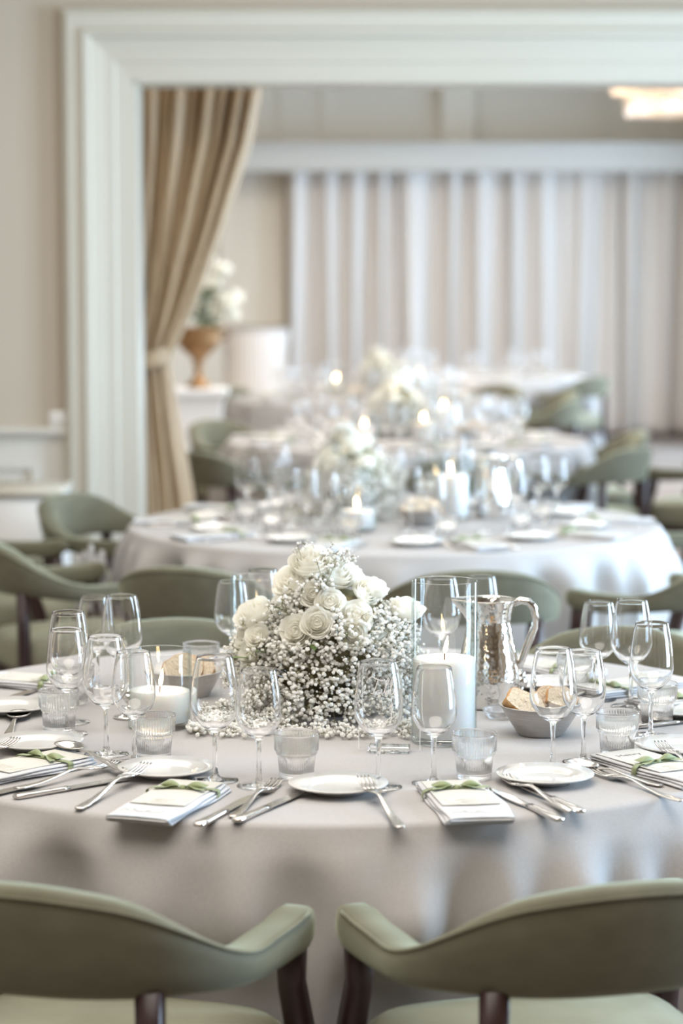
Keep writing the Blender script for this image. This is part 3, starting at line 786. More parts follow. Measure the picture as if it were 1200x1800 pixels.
def b_jug():
    o = empty('jug')
    prof = [(0, .002), (.054, .0), (.0585, .003), (.0600, .015), (.0605, .035), (.0620, .055), (.0605, .075), (.0555, .105), (.0495, .135), (.0450, .158), (.0435, .170), (.0455, .185), (.051, .203), (.0545, .214)]
    def spout(a, z):
        k = sstep(.165, .214, z); return 1 + k * .42 * exp(-((abs(a - pi)) / .42) ** 2)
    seg = 72
    fine = []
    for (r0, z0), (r1, z1) in zip(prof, prof[1:]):
        for q in range(3): fine.append((r0 + (r1 - r0) * q / 3, z0 + (z1 - z0) * q / 3))
    fine.append(prof[-1])
    inner = [(r - .0016, z) for r, z in reversed(fine) if z > .004]
    m = MB().lathe(fine + [(.0540, .2148)] + inner + [(0, .005)], seg, rfun=spout)
    m.build('body', M_HAMMER, o)
    MB().tube([(.046, 0, .205), (.062, 0, .213), (.078, 0, .211), (.089, 0, .199), (.093, 0, .180), (.090, 0, .160), (.082, 0, .138), (.073, 0, .115), (.066, 0, .095), (.060, 0, .078)], [.006, .0075, .008, .008, .008, .008, .008, .0078, .0075, .0065], 14).build('handle', M_SILVER, o)
    return o
BUILD['jug'] = b_jug
def b_bowl():
    return MB().lathe([(0, .001), (.040, .0), (.043, .002), (.046, .006), (.066, .038), (.0775, .056), (.0785, .0565), (.0775, .058), (.064, .040), (.043, .008), (.038, .005), (0, .0045)], 56).build('bread_bowl', M_BRUSH)
BUILD['bowl'] = b_bowl
def b_slice():
    o = empty('bread_slice')
    n = 34; th = .016; r = random.Random(4)
    def outl(k):
        pts = []
        for j in range(n):
            a = 2 * pi * j / n; x, z = cos(a), sin(a)
            x = .052 * abs(x) ** .8 * (1 if x > 0 else -1); z = .027 * abs(z) ** (.75 if z > 0 else .45) * (1 if z > 0 else -1)
            q = 1 + .04 * sin(a * 5 + 1) + .03 * sin(a * 9)
            pts.append((x * q * k, z * q * k))
        return pts
    a, b = outl(1.0), outl(.93)
    def row(pl, y): return [(x, y + .0, z) for x, z in pl]
    MB().loft([row(b, -th / 2), row(outl(.985), -th / 2 + .001), row(a, 0), row(outl(.985), th / 2 - .001), row(b, th / 2)]).build('crust', M_CRUST, o)
    m = MB()
    for s in (-1, 1):
        rings = [[(x * k, s * (th / 2 + (.0012 * (1 - k)) + r.uniform(-.0007, .0009)), z * k) for x, z in b] for k in (1, .8, .6, .4, .2, .03)]
        m.loft(rings, False, True)
    m.build('crumb', M_CRUMB, o)
    return o
BUILD['bread'] = b_slice
def b_pot():
    o = empty('salt_pot')
    MB().lathe([(0, 0), (.026, 0), (.0275, .002), (.026, .004), (.018, .006), (.010, .009), (.007, .014), (.009, .019), (.0155, .026), (.017, .034), (.014, .042), (.012, .044)], 28).build('body', M_SILVER, o)
    MB().lathe([(.0125, .044), (.0128, .047), (.010, .053), (.005, .057), (.003, .059), (.004, .062), (0, .065)], 24).build('lid', M_SILVER, o)
    return o
BUILD['pot'] = b_pot
def b_dish():
    return MB().lathe([(0, 0), (.030, 0), (.036, .006), (.041, .016), (.0415, .0175), (.040, .017), (.034, .0075), (.028, .004), (0, .004)], 40).build('butter_dish', M_TUMB)
BUILD['dish'] = b_dish

# ---- flowers
def petal_mesh(seed, r=1.0, H=1.0, span=.95, curl=.35):
    q = random.Random(seed); ph = q.uniform(0, 6)
    def fn(u, v):
        a = (u * 2 - 1) * span
        e = 1 - .30 * abs(u * 2 - 1) ** 2.2
        vv = v * e
        rad = r * (.15 + .85 * sin(min(1, vv * 1.25) * pi / 2) ** .62) + curl * r * vv ** 5 * (1 - .4 * abs(u * 2 - 1))
        z = H * (vv - .16 * curl * 2 * vv ** 7) + .03 * H * sin(a * 5 + ph) * v
        rad += .03 * r * sin(a * 4 + ph) * v
        return (rad * cos(a), rad * sin(a), z)
    return MB().grid(fn, 9, 8)
def core_mesh(seed):
    q = random.Random(seed); m = MB(); ang = q.uniform(0, 6)
    for i in range(13):
        t = i / 12; r = .12 + .72 * t ** .9; H = 1.0 - .05 * t - .10 * t * t
        p = petal_mesh(seed * 31 + i, r, H, 1.5 - .35 * t, -.10 + .26 * t)
        ang += 2.4
        ca, sa = cos(ang), sin(ang)
        m.add([(x * ca - y * sa, x * sa + y * ca, z) for x, y, z in p.v], p.f)
    m.lathe([(.02, 0), (.30, .12), (.52, .38), (.35, .62), (0, .7)], 10)
    return m
CORES = [core_mesh(k).mesh('rose', M_PETAL) for k in (1, 2, 3)]
PETALS = [petal_mesh(50 + k, .92 + .10 * (k % 2), .86 - .14 * (k % 2), 1.0, .20).mesh('petal', M_PETAL) for k in range(4)]
def sepal_mesh():
    m = MB(); m.lathe([(0, -.22), (.12, -.18), (.2, -.05), (.28, .06), (.2, .1)], 10)
    for k in range(5):
        a = 2 * pi * k / 5
        g = MB().grid(lambda u, v: ((.26 + .42 * v), (u - .5) * .26 * (1 - v) , .03 + .22 * v - .45 * v * v), 2, 5)
        ca, sa = cos(a), sin(a); m.add([(x * ca - y * sa, x * sa + y * ca, z) for x, y, z in g.v], g.f)
    return m.mesh('sepals', M_LEAF)
SEPAL = sepal_mesh()
def rose(parent, pos, axis, r, k, outer=8, sep=True):
    d = Vector(axis).normalized(); e = d.to_track_quat('Z', 'Y').to_euler()
    o = link('rose', CORES[k % 3], parent, pos, e); o.scale = (r, r, r * (1.45 if d.z > .72 else 1.0))
    for j in range(outer):
        a = 2 * pi * j / outer + .3 * k + (.35 if j % 2 else 0)
        link('petal', PETALS[(j + k) % 4], o, (0, 0, -.02 - .05 * (j % 2)), (0, 0, a))
    if sep: link('sepals', SEPAL, o, (0, 0, 0))
    return o
ICO = []
def ico():
    t = (1 + sqrt(5)) / 2
    v = [Vector(p).normalized() for p in ((-1, t, 0), (1, t, 0), (-1, -t, 0), (1, -t, 0), (0, -1, t), (0, 1, t), (0, -1, -t), (0, 1, -t), (t, 0, -1), (t, 0, 1), (-t, 0, -1), (-t, 0, 1))]
    f = [(0, 11, 5), (0, 5, 1), (0, 1, 7), (0, 7, 10), (0, 10, 11), (1, 5, 9), (5, 11, 4), (11, 10, 2), (10, 7, 6), (7, 1, 8), (3, 9, 4), (3, 4, 2), (3, 2, 6), (3, 6, 8), (3, 8, 9), (4, 9, 5), (2, 4, 11), (6, 2, 10), (8, 6, 7), (9, 8, 1)]
    cache = {}; v = list(v)
    def mid(a, b):
        k = (min(a, b), max(a, b))
        if k not in cache: v.append(((v[a] + v[b]) / 2).normalized()); cache[k] = len(v) - 1
        return cache[k]
    nf = []
    for a, b, c in f:
        x, y, z = mid(a, b), mid(b, c), mid(c, a); nf += [(a, x, z), (b, y, x), (c, z, y), (x, y, z)]
    return v, nf
IV, IF = ico()
def floret(m, p, r, q):
    jit = [q.uniform(.72, 1.15) for _ in IV]
    m.add([(p[0] + v.x * r * j, p[1] + v.y * r * j, p[2] + v.z * r * j * .9) for v, j in zip(IV, jit)], IF)
def b_centre():
    """domed arrangement of ivory roses above a cloud of baby's breath; +y away from the viewer, x across"""
    o = empty('flower_arrangement')
    q = random.Random(21)
    S = 1 / 965.0                                 # metres per photo pixel at the arrangement
    cx, by = 585, 1290
    def W(x, y, dy): return Vector(((x - cx) * S, dy, (1252 - 233 * dy - y) / 935))
    MB().lathe([(0, 0), (.05, 0), (.055, .004), (.062, .05), (.066, .052), (.06, .054), (.05, .045), (0, .04)], 32).build('pot', M_POT, o)
    MB().lathe([(0, .042), (.058, .046), (.10, .09), (.115, .14), (.10, .19), (.06, .235), (0, .25)], 18).build('foliage_core', M_STEM, o)
    roses = [(518, 1113, -.115, (-.35, -1, .35), .031), (556, 1098, -.125, (.0, -1, .40), .028), (580, 1058, -.10, (.1, -1, .65), .026), (621, 1118, -.125, (.12, -1, .3), .028), (626, 1083, -.10, (.2, -.9, .8), .032),
             (645, 1035, -.05, (.7, -.5, .8), .027), (662, 1028, -.03, (.5, -.3, 1), .025), (440, 1078, -.03, (-.6, -.45, .9), .036), (668, 1124, -.08, (.7, -.7, .45), .030), (722, 1068, -.02, (.25, -.25, 1), .032),
             (507, 1012, -.04, (-.5, -.6, .7), .036), (545, 985, -.03, (-.1, -.6, 1), .038), (592, 1003, -.03, (.3, -.6, .9), .034), (618, 1000, .02, (.6, -.1, .9), .028), (548, 1043, -.085, (-.1, -.9, .3), .024),
             (418, 1128, -.06, (-.7, -.7, .4), .024), (444, 1118, -.085, (-.4, -.9, .6), .022), (430, 1152, -.085, (-.6, -.8, .1), .022), (500, 1035, .08, (-.4, .7, .7), .032), (600, 1040, .09, (.3, .8, .6), .032), (560, 1080, .11, (0, 1, .4), .03), (470, 1110, .09, (-.6, .8, .3), .03), (660, 1110, .09, (.6, .7, .3), .03)]
    rp = []
    for i, (x, y, dy, ax, r) in enumerate(roses):
        p = W(x, y, dy); a = Vector(ax).normalized(); b = p - a * r * .55
        rose(o, b, ax, r, i); rp.append((p, r * 1.05))
        base = Vector((p.x * .25, p.y * .25 + .01, .09))
        st = MB().tube([b - a * r * .15, b - a * .03 + Vector((0, 0, -.01)), base], .0021, 6).build('rose_stem', M_LEAF, o)
    # leaves
    for i, (x, y, dy, ax, L) in enumerate([(690, 1120, -.04, (.8, -.3, .5), .06), (705, 1098, -.02, (.7, -.4, .7), .055), (428, 1160, -.09, (-.7, -.6, .2), .05), (545, 1130, -.11, (.2, -1, -.2), .04), (600, 1115, -.11, (.3, -1, .1), .035), (640, 1075, -.06, (.8, -.4, .5), .045), (460, 1150, -.1, (-.4, -.9, .3), .04), (490, 1070, -.07, (-.6, -.7, .4), .04)]):
        g = MB().grid(lambda u, v: ((u - .5) * .42 * sin(pi * (v * .92 + .06)) ** .8, .08 * abs(u - .5) - .12 * v * v, v), 4, 8)
        e = Vector(ax).normalized().to_track_quat('Z', 'Y').to_euler()
        l = g.build('leaf', M_LEAF, o, W(x, y, dy), e); l.scale = (L,) * 3
    fl = MB(); st = MB()
    cyl = [T(*p) - T(585, 1252) for p in ((780, 1304), (281, 1278), (455, 1200))]
    def blocked(p): return any((p.x - k.x) ** 2 + (p.y - k.y) ** 2 < .0665 ** 2 for k in cyl)
    def sprig(c, rad, n, r0=.0036, core=None):
        if blocked(c): return
        core = core or Vector((c.x * .45, c.y * .45, max(.05, c.z * .55)))
        st.tube([core, (core + c) / 2 + Vector((q.uniform(-.01, .01), q.uniform(-.01, .01), q.uniform(-.005, .01))), c], [.0009, .0008, .0006], 3, False)
        for _ in range(n):
            d = Vector((q.gauss(0, 1), q.gauss(0, 1), q.gauss(0, 1))).normalized() * rad * q.uniform(.35, 1)
            p = c + d
            if p.z < .005: p.z = .005 + q.random() * .004
            if blocked(p) or any((p - rp_).length < rr * .93 for rp_, rr in rp): continue
            floret(fl, p, r0 * q.choice((.35, .6, .85, 1, 1.1, 1.25, 1.35)), q)
            st.tube([c, (c + p) / 2 + Vector((0, 0, -.001)), p], .00045, 3, False)
    # main dome (viewer side denser)
    n = 520
    for i in range(n):
        z = .012 + .20 * ((i + .5) / n) ** 1.1
        a = i * 2.39996 + q.uniform(-.12, .12)
        if sin(a) > .25 and i % 2: a = -a
        rr = (.158 + .016 * sin(z * 26 + 3 * a)) * (1 - .25 * sstep(.12, .24, z)) * q.uniform(.84, 1.08)
        sprig(Vector((rr * 1.04 * cos(a), rr * .98 * sin(a), z)), .020, 8, .0036)
    # left and right shoulders, trails and the airy top
    for (x, y, dy, sx, sy, n, k) in ((455, 1110, -.05, 45, 40, 26, 9), (520, 1060, -.07, 40, 38, 30, 10), (500, 1150, -.12, 40, 25, 16, 9), (700, 1130, -.05, 40, 35, 26, 10), (660, 1160, -.11, 50, 30, 20, 9), (365, 1282, -.15, 38, 22, 40, 9), (420, 1262, -.13, 38, 36, 44, 9), (430, 1190, -.08, 25, 40, 20, 9), (470, 1285, -.15, 45, 18, 24, 8), (600, 1300, -.19, 90, 9, 30, 7), (710, 1275, -.13, 30, 34, 30, 8), (400, 1145, -.06, 10, 22, 7, 8), (560, 1020, -.09, 30, 30, 9, 8), (585, 975, -.05, 30, 14, 10, 8), (350, 1285, -.02, 20, 12, 10, 9)):
        for _ in range(n):
            yy = min(y + q.gauss(0, sy * .6), 1306); d2 = dy + q.uniform(-.025, .025)
            if 1252 - 233 * d2 - yy < 9: d2 = -(yy + 9 - 1252) / 233
            c = W(x + q.gauss(0, sx * .6), yy, d2)
            sprig(c, .017, k, .0035, c * .93 + Vector((0, .01, -.004)))
    for (x, y) in ((520, 952), (532, 945), (548, 948), (612, 958), (622, 966), (600, 968), (540, 962), (515, 965), (585, 945), (622, 975)):
        c = W(x, y, -.03); sprig(c, .011, 6, .0024, W(555 + (x - 565) * .5, 990, -.03))
    for (x, y) in ((575, 1000), (560, 1010), (590, 985), (556, 985)):
        sprig(W(x, y, -.085), .012, 7, .0024, W(562, 1045, -.09))
    fl.build('babys_breath_florets', M_FLORET, o, kind='stuff', smooth=False)
    st.build('babys_breath_stems', M_STEM, o, kind='stuff', smooth=False)
    return o
BUILD['centre'] = b_centre
def b_sign():
    o = empty('table_number')
    MB().box(-.055, .055, -.0012, .0012, .004, .165, .0006).build('acrylic_sheet', M_ACRY, o, smooth=False)
    for sx in (-1, 1): MB().box(sx * .0553 - .0005, sx * .0553 + .0005, -.0011, .0011, .004, .165).build('painted_edge_glint', M_WHITEPRINT, o, smooth=False)  # white strips paint in the bright lit edges of the sheet
    bs = MB().box(-.037, .037, -.017, .017, 0, .012, .0015).build('base_block', M_STEMG, o, smooth=False)
    m = MB(); y = -.0019
    def stroke(pts, w=.0019):
        pts = [(x * .001, y, z * .001) for x, z in pts]
        # smooth the polyline
        sm = []
        for i in range(len(pts) - 1):
            p0, p1, p2, p3 = pts[max(i - 1, 0)], pts[i], pts[i + 1], pts[min(i + 2, len(pts) - 1)]
            for k in range(5):
                t = k / 5; sm.append(tuple(.5 * ((2 * b) + (-a + c) * t + (2 * a - 5 * b + 4 * c - d) * t * t + (-a + 3 * b - 3 * c + d) * t ** 3) for a, b, c, d in zip(p0, p1, p2, p3)))
        sm.append(pts[-1]); m.bar(sm, w, .0005, up=(0, 1, 0))
    stroke([(-40, 132), (-34, 137), (-26, 134), (-14, 130), (-6, 133)])             # T bar
    stroke([(-20, 133), (-25, 118), (-31, 106), (-36, 107)])                          # T stem
    stroke([(-18, 112), (-23, 110), (-22, 104), (-16, 107), (-14, 112), (-14, 105), (-10, 107), (-4, 120), (2, 132), (0, 135), (-4, 125), (-7, 107), (-2, 111), (-4, 105), (1, 108), (8, 121), (13, 134), (10, 136), (6, 122), (6, 106), (11, 107), (16, 112), (15, 115), (12, 110), (14, 105), (20, 107), (26, 112)])
    m.box(8.2e-3 - .0012, 8.2e-3 + .0016, y - .0003, y + .0003, .036, .088)
    stroke([(8.4, 84), (5, 80), (0.5, 77)], .0018)
    m.box(.0012, .0156, y - .0003, y + .0003, .036, .0385)
    m.build('lettering', M_WHITEPRINT, o, smooth=False)
    return o
BUILD['sign'] = b_sign

# ================================================================== dressing the front table (places read off the photograph)
EPS = .0004
def tz(x, y, dz=0.0):
    v = T(x, y); v.z += EPS + dz; return v
g_l, g_s = 'large wine glasses on the front table', 'small wine glasses on the front table'
for (x, y, s, lab) in [
    (665, 1384, 'L', 'large wine glass before the clear table number, right of the flowers'),
    (762, 1377, 'S', 'smaller wine glass directly in front of the tall candle cylinder'),
    (378, 1372, 'L', 'large wine glass overlapping the left side of the flowers'),
    (455, 1382, 'S', 'smaller wine glass in front of the flowers, left of centre tumbler'),
    (187, 1326, 'L', 'large wine glass left of the short candle, beside the ribbed tumbler'),
    (236, 1342, 'S', 'smaller wine glass directly in front of the short lit candle'),
    (122, 1270, 'L', 'large wine glass at far left, the taller of the overlapping two'),
    (119, 1291, 'S', 'smaller wine glass standing inside the outline of the leftmost tall glass'),
    (215, 1232, 'L', 'large wine glass highest in the left cluster, before green chair'),
    (169, 1217, 'S', 'smaller wine glass between the leftmost glasses and the highest left glass'),
    (971, 1354, 'L', 'large wine glass in front of the right bread bowl'),
    (1025, 1340, 'S', 'smaller wine glass just right of the right bread bowl'),
    (1143, 1295, 'L', 'large wine glass nearest the right edge, before a ribbed tumbler'),
    (1108, 1243, 'L', 'large wine glass behind the rightmost glass, before the green chair'),
    (1050, 1230, 'S', 'smaller wine glass left of two tall glasses at the right rear'),
    (408, 1183, 'S', 'smaller wine glass behind the flowers on the left'),
    (462, 1172, 'L', 'large wine glass seen through the candle cylinder behind the flowers'),
    (775, 1190, 'L', 'large wine glass seen through the tall candle cylinder'),
    (845, 1172, 'S', 'smaller wine glass peeping over the rim of the silver jug')]:
    place('wine_large' if s == 'L' else 'wine_small', tz(x, y), rnd.uniform(0, 6), lab, 'wine glass', g_l if s == 'L' else g_s)
for (x, y, lab) in [
    (521, 1368, 'ribbed water tumbler in front of the flowers, at the table centre'), (833, 1369, 'ribbed water tumbler in front of the tall candle cylinder'),
    (271, 1333, 'ribbed water tumbler in front of the short candle'), (104, 1286, 'ribbed water tumbler at the left, behind a side plate'),
    (1084, 1328, 'ribbed water tumbler at the right, above the named menu card'), (1154, 1272, 'ribbed water tumbler behind the rightmost large wine glass'),
    (128, 1238, 'ribbed water tumbler at rear left, behind the leftmost wine glasses'), (1012, 1214, 'ribbed water tumbler at the right rear, seen through a wine glass'),
    (354, 1196, 'ribbed water tumbler behind the short candle, left of the flowers')]:
    place('tumbler', tz(x, y), rnd.uniform(0, 6), lab, 'tumbler', 'ribbed tumblers on the front table')
for (x, y, lab) in [
    (594, 1392, 'white side plate in the front middle, fork resting on its rim'), (957, 1375, 'white side plate in front of the right bread bowl, cutlery touching it'),
    (292, 1363, 'white side plate in front of the short candle, behind a napkin'), (66, 1316, 'white side plate at the left edge, beside a tied napkin'),
    (1197, 1323, 'white side plate cut by the right edge of the picture'), (20, 1252, 'white side plate at the left edge, behind the dessert spoon'),
    (962, 1212, 'white side plate behind the right bread bowl, beside the jug'), (1196, 1258, 'white side plate at the right edge, behind the rightmost glass')]:
    place('plate', tz(x, y), rnd.uniform(0, 6), lab, 'plate', 'white side plates on the front table')
def napk(xa, ya, xb, yb, lab, kind='napkin', dz=0):
    a, b = T(xa, ya), T(xb, yb); d = (a - b); c = (a + b) / 2
    return place(kind, (c.x, c.y, TZ + EPS + dz), math.atan2(-d.x, d.y), lab, 'napkin', 'tied napkins on the front table')
napk(350, 1388, 242, 1452, 'white napkin and menu tied with green ribbon, front left of table')
napk(782, 1383, 852, 1458, 'white napkin and menu tied with green ribbon, front right of centre')
napk(115, 1343, -60, 1378, 'white napkin and menu tied with green ribbon at the left edge')
napk(1098, 1341, 1230, 1379, 'white napkin tied with green ribbon, its card printed with a name', 'napkin_named')
napk(95, 1208, -10, 1200, 'white napkin tied with green ribbon at rear left, before green chairs')
napk(985, 1185, 925, 1175, 'white napkin beside the silver jug handle at the rear right')
napk(1050, 1222, 1160, 1206, 'white napkin between the wine glasses at the right rear')
napk(1170, 1240, 1260, 1226, 'white napkin behind the rightmost tumbler, at the right edge')
def cut(kind, hx, hy, tx, ty, lab, dz=0.0, tilt=0.0):
    a, b = T(hx, hy), T(tx, ty); d = b - a
    L0 = {'fork': .185, 'knife': .215, 'spoon': .186}[kind]; lo, hi = {'fork': (.235, .275), 'knife': (.235, .255), 'spoon': (.225, .25)}[kind]
    L = max(lo, min(hi, d.length)); base = b - d.normalized() * L
    return place(kind, (base.x, base.y, TZ + EPS + dz), (0, -tilt, math.atan2(d.y, d.x)), lab, kind, 'steel cutlery on the front table', (L / L0, 1.14, 1.14))
cut('fork', 133, 1428, 258, 1366, 'steel fork left of the front left napkin, handle to the left', .0, radians(3.4))
cut('knife', 358, 1450, 452, 1402, 'steel knife nearest the front left napkin, on its right')
cut('fork', 408, 1440, 487, 1378, 'steel fork between two knives right of the front left napkin')
cut('knife', 425, 1443, 537, 1397, 'steel knife touching the front middle side plate')
cut('fork', 705, 1460, 637, 1393, 'steel fork on the rim of the front middle side plate', .0, radians(4.0))
cut('knife', 985, 1447, 866, 1392, 'steel knife just right of the front right napkin')
cut('fork', 1005, 1437, 886, 1377, 'steel fork lying between knives before the right side plate', .006, radians(0))
cut('knife', 1022, 1432, 908, 1380, 'steel knife farthest right before the right side plate')
cut('fork', 1200, 1413, 1036, 1357, 'steel fork in front of the napkin with the printed name')
cut('spoon', 1085, 1367, 997, 1347, 'steel dessert spoon half hidden behind the right side plate')
cut('fork', 1232, 1372, 1158, 1327, 'steel fork at the right edge, on the cut off side plate', .0, radians(4.0))
cut('spoon', 222, 1370, 106, 1325, 'steel dessert spoon behind the left napkin, bowl up', .011)
cut('fork', 28, 1395, 204, 1351, 'steel fork in front of the left napkin, crossing a knife', .005)
cut('knife', 43, 1403, 233, 1372, 'steel knife lowest of the cutlery before the left napkin')
cut('knife', -70, 1415, 66, 1383, 'steel knife handle cut by the left edge of the picture')
cut('fork', -60, 1352, 29, 1321, 'steel fork at the left edge between plate and napkin', .0, radians(4.0))
cut('spoon', 12, 1300, 36, 1258, 'steel spoon with round shiny bowl by the left tumbler')
cut('knife', -5, 1238, 66, 1216, 'steel knife behind the rear left side plate')
cut('spoon', 1010, 1232, 1096, 1212, 'steel spoon by the rear right napkin')
cut('knife', 1200, 1272, 1290, 1262, 'steel knife at the right edge behind the tumbler')
place('candle_tall', tz(780, 1304), radians(0), 'tallest glass candle cylinder, filled high with white wax sand', 'candle', 'candles on the front table')
place('candle_short', tz(281, 1278), radians(20), 'shortest glass candle cylinder with lit flame, left of the flowers', 'candle', 'candles on the front table')
place('candle_medium', tz(455, 1200), radians(20), 'medium glass candle cylinder half hidden behind the flowers', 'candle', 'candles on the front table')
place('jug', tz(858, 1241), radians(-8), 'hammered silver water jug with a tall curved handle', 'jug')
place('bowl', tz(950, 1291), 0, 'round pewter bread bowl on the right of the front table', 'bowl')
place('bowl', tz(328, 1226), 0, 'round pewter bread bowl behind the short lit candle', 'bowl')
bc = T(950, 1291)
def bread(c, dx, dy, dz, rx, ry, rz, lab, sc=1.0): place('bread', (c.x + dx, c.y + dy, TZ + dz), (rx, ry, rz), lab, 'bread', 'bread slices in the pewter bowls', sc)
bread(bc, -.034, -.014, .058, radians(-52), radians(34), radians(-12), 'front left slice of bread with toasted crust in the right bowl', (.72, 1.3, .95))
bread(bc, .004, .014, .062, radians(-28), radians(-20), radians(14), 'middle slice of bread leaning in the right bowl', (.62, 1.2, .85))
bread(bc, .036, .006, .062, radians(-34), radians(18), radians(4), 'right slice of bread showing open crumb in the right bowl', (.6, 1.3, .85))
bread(bc, -.044, .006, .047, radians(-70), radians(10), radians(40), 'lowest dark crusted slice of bread in the right bowl', (.5, 1.2, .8))
b2 = T(328, 1226)
bread(b2, -.012, -.012, .062, radians(-25), radians(-18), radians(10), 'front slice of bread seen through the short candle glass', (.7, 1.3, 1.0))
bread(b2, .026, .006, .058, radians(-35), radians(15), radians(-14), 'second slice of bread beside the flowers in the left bowl', (.6, 1.3, .9))
place('pot', tz(224, 1262), 0, 'small silver salt pot left of the short candle', 'salt pot')
place('pot', tz(913, 1226), 0, 'small silver salt pot between the jug and the right bread bowl', 'salt pot')
place('dish', tz(885, 1262), 0, 'small clear butter dish left of the right bread bowl', 'dish')
sg = T(684, 1322); place('sign', (sg.x, sg.y, TZ + EPS), radians(-6), 'clear acrylic table number with white script, before the flowers', 'sign')
cp = T(585, 1252); place('centre', (cp.x, cp.y, TZ + EPS), 0, "domed centrepiece of ivory roses and baby's breath on the front table", 'flowers')

# ================================================================== dressing the tables behind
SEATS = ['nearest left', 'nearest right', 'near right', 'right hand', 'far right', 'farthest right', 'farthest left', 'far left', 'left hand', 'near left']
def setting(ti, k, a, full=True, skip=()):
    c = Vector(TABLES[ti]); t = ORD[ti]; seat = SEATS[k]
    rad = Vector((cos(a), sin(a))); tan = Vector((-sin(a), cos(a)))          # outward, and to the diner's left... seen from the centre
    def at(r, s, z=0): p = c + rad * r + tan * s; return (p.x, p.y, TZ + EPS + z)
    rz = a + pi / 2
    end = 'at the %s seat of the %s table' % (seat, t)
    place('napkin', at(.74, 0), rz, 'white napkin tied with green ribbon ' + end, 'napkin', 'tied napkins on the %s table' % t)
    place('plate', at(.63, -.165), rz, 'white side plate ' + end, 'plate', 'white side plates on the %s table' % t)
    if 'g' not in skip:
        place('wine_large', at(.52, .10), rz, 'large wine glass ' + end, 'wine glass', 'large wine glasses on the %s table' % t)
        place('wine_small', at(.56, .19), rz, 'small wine glass ' + end, 'wine glass', 'small wine glasses on the %s table' % t)
    place('tumbler', at(.50, -.01), rz, 'ribbed tumbler ' + end, 'tumbler', 'ribbed tumblers on the %s table' % t)
    if full:
        place('fork', at(.82, -.085), a + pi, 'steel fork ' + end, 'fork', 'steel cutlery on the %s table' % t)
        place('knife', at(.84, .085), a + pi, 'steel knife ' + end, 'knife', 'steel cutlery on the %s table' % t)
for ti, off in ((1, .02), (2, -.1), (3, .12)):
    for k in range(10):
        setting(ti, k, -pi / 2 + (k - .5) * 2 * pi / 10 + off, full=(ti == 1), skip=('g',) if ti == 1 else ())
for k in (0, 1, 2, 7, 8, 9): setting(4, k, -pi / 2 + (k - .5) * 2 * pi / 10, full=False)
for (x, y, z, lab) in [(435, 910, 'L', 'leftmost large wine glass on the second table'), (477, 907, 'L', 'second large wine glass from the left on the second table'), (510, 926, 'S', 'smaller wine glass right of the left pair on the second table'),
        (540, 941, 'L', 'large wine glass before the flowers of the second table'), (578, 938, 'S', 'smaller wine glass left of the short candle on the second table'), (722, 937, 'L', 'large wine glass left of the bread bowl front on the second table'),
        (764, 940, 'S', 'smaller wine glass right of the bread bowl on the second table'), (815, 889, 'L', 'large wine glass behind the tall candle of the second table'), (858, 888, 'S', 'smaller wine glass behind the jug of the second table'),
        (856, 936, 'L', 'large wine glass before the jug of the second table'), (905, 930, 'S', 'smaller wine glass right of the jug on the second table'), (945, 908, 'L', 'large wine glass at the right of the second table'),
        (978, 903, 'S', 'rightmost smaller wine glass on the second table'), (655, 886, 'L', 'large wine glass behind the flowers of the second table'), (694, 885, 'S', 'smaller wine glass behind the flowers of the second table'),
        (490, 884, 'L', 'large wine glass at rear left of the second table'), (572, 886, 'S', 'smaller wine glass at rear left of the second table')]:
    v = T(x, y); v.z += EPS
    place('wine_large' if z == 'L' else 'wine_small', v, rnd.uniform(0, 6), lab, 'wine glass', 'wine glasses on the second table')
def on(ti, px, py): v = T(px, py); return v + Vector((0, 0, EPS))
for ti, pts in ((1, dict(centre=(624, 911), tall=(793, 914), medium=(764, 903), short=(628, 934), bowl=(738, 924), jug=(866, 911))),
                (2, dict(centre=(700, 768), tall=(778, 773), medium=(745, 781), short=(640, 777), bowl=(596, 769), jug=(792, 764), bowl2=(830, 772))),
                (3, dict(centre=(672, 698), tall=(738, 699), medium=(590, 698), short=(700, 705), bowl=(622, 705), jug=(706, 695)))):
    t = ORD[ti]
    place('centre', on(ti, *pts['centre']), (-1.2, -1.6, -1.35)[ti - 1], "domed centrepiece of ivory roses and baby's breath on the %s table" % t, 'flowers')
    for s, w in (('tall', 'tall'), ('medium', 'medium height'), ('short', 'short')):
        place('candle_' + s, on(ti, *pts[s]), rnd.uniform(0, 6), '%s lit glass candle cylinder on the %s table' % (w, t), 'candle', 'candles on the %s table' % t)
    place('bowl', on(ti, *pts['bowl']), 0, 'pewter bread bowl on the %s table' % t, 'bowl')
    b = on(ti, *pts['bowl'])
    bread(b, -.012, -.012, .062, radians(-25), radians(-18), radians(10), 'front slice of bread in the bowl on the %s table' % t)
    bread(b, .026, .006, .058, radians(-35), radians(15), radians(-14), 'rear slice of bread in the bowl on the %s table' % t)
    if 'bowl2' in pts:
        place('bowl', on(ti, *pts['bowl2']), 0, 'second pewter bread bowl on the %s table, at its right' % t, 'bowl'); b = on(ti, *pts['bowl2'])
        bread(b, -.012, -.012, .062, radians(-25), radians(-18), radians(10), 'front slice of bread in the right bowl on the %s table' % t)
        bread(b, .026, .006, .058, radians(-35), radians(15), radians(-14), 'rear slice of bread in the right bowl on the %s table' % t)
    place('jug', on(ti, *pts['jug']), radians(-20), 'silver water jug on the %s table' % t, 'jug')

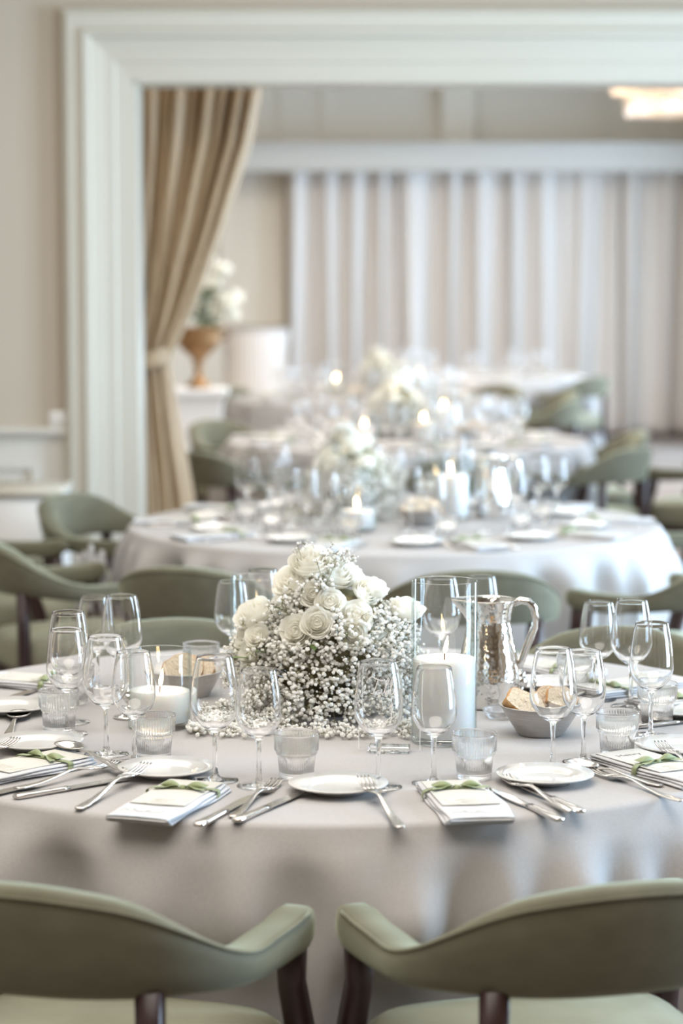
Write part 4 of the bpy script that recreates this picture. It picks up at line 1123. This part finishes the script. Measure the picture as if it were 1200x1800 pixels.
# flowers in the urn
def urn_flowers():
    o = empty('flower_arrangement', URN_TOP - Vector((0, 0, .02))); tag(o, 'tall white flowers with dark green leaves in the bronze urn', 'flowers')
    q = random.Random(5); k = P(0, 575, URN_Y).z - P(0, 576, URN_Y).z
    for i, (x, y, dy, ax, r) in enumerate([(392, 480, 0, (.1, -.4, 1), .055), (380, 500, -.03, (-.3, -.8, .5), .05), (398, 530, -.05, (.3, -.9, .4), .055), (415, 520, 0, (.8, -.5, .5), .045), (388, 545, -.06, (0, -1, .2), .05), (362, 540, -.03, (-.6, -.7, .3), .045), (408, 548, -.03, (.6, -.8, .1), .045), (345, 520, 0, (-.7, -.4, .6), .045), (350, 480, .02, (-.4, -.3, 1), .05), (370, 460, .02, (0, -.2, 1), .045)]):
        p = Vector(((x - 350) * k, dy, (577 - y) * k)); rose(o, p, ax, r, i, 6, True)
        MB().tube([p, p * .5, (0, 0, -.05)], .003, 6).build('flower_stem', M_LEAF, o)
    g = MB().grid(lambda u, v: ((u - .5) * .45 * sin(pi * (v * .92 + .06)) ** .8, .08 * abs(u - .5) - .2 * v * v, v), 4, 8).mesh('leaf', M_LEAF)
    for i in range(70):
        a = q.uniform(pi, 2 * pi); z = q.uniform(.0, .26); r = q.uniform(.01, .10)
        d = Vector((cos(a), sin(a), q.uniform(-.15, .7))).normalized()
        l = link('leaf', g, o, (r * cos(a), r * sin(a), z), d.to_track_quat('Z', 'Y').to_euler()); l.scale = (q.uniform(.07, .12),) * 3
urn_flowers()
# white cloth on the seat of the left chair of the second table
def white_bag():
    c = P(160, 1000, 7.95)
    o = empty('gift_bag', (c.x, 7.95, .484)); tag(o, 'small white paper bag with tissue standing on the chair at left', 'bag')
    MB().loft([[(-.05, -.03, 0), (.05, -.03, 0), (.05, .03, 0), (-.05, .03, 0)], [(-.052, -.034, .13), (.052, -.034, .13), (.052, .034, .13), (-.052, .034, .13)]], True, False).build('bag_body', M_NAP, o, smooth=False)
    for k in range(5):
        x = -.036 + k * .018
        g = MB().grid(lambda u, v: (x + (u - .5) * .05 * (1 - .75 * v), .006 * sin(u * 5 + k) - .02 * v * (k % 2), .10 + v * (.075 + .02 * (k % 3))), 4, 5)
        t = g.build('tissue', M_NAP, o); t.modifiers.new('solid', 'SOLIDIFY').thickness = .001
white_bag()
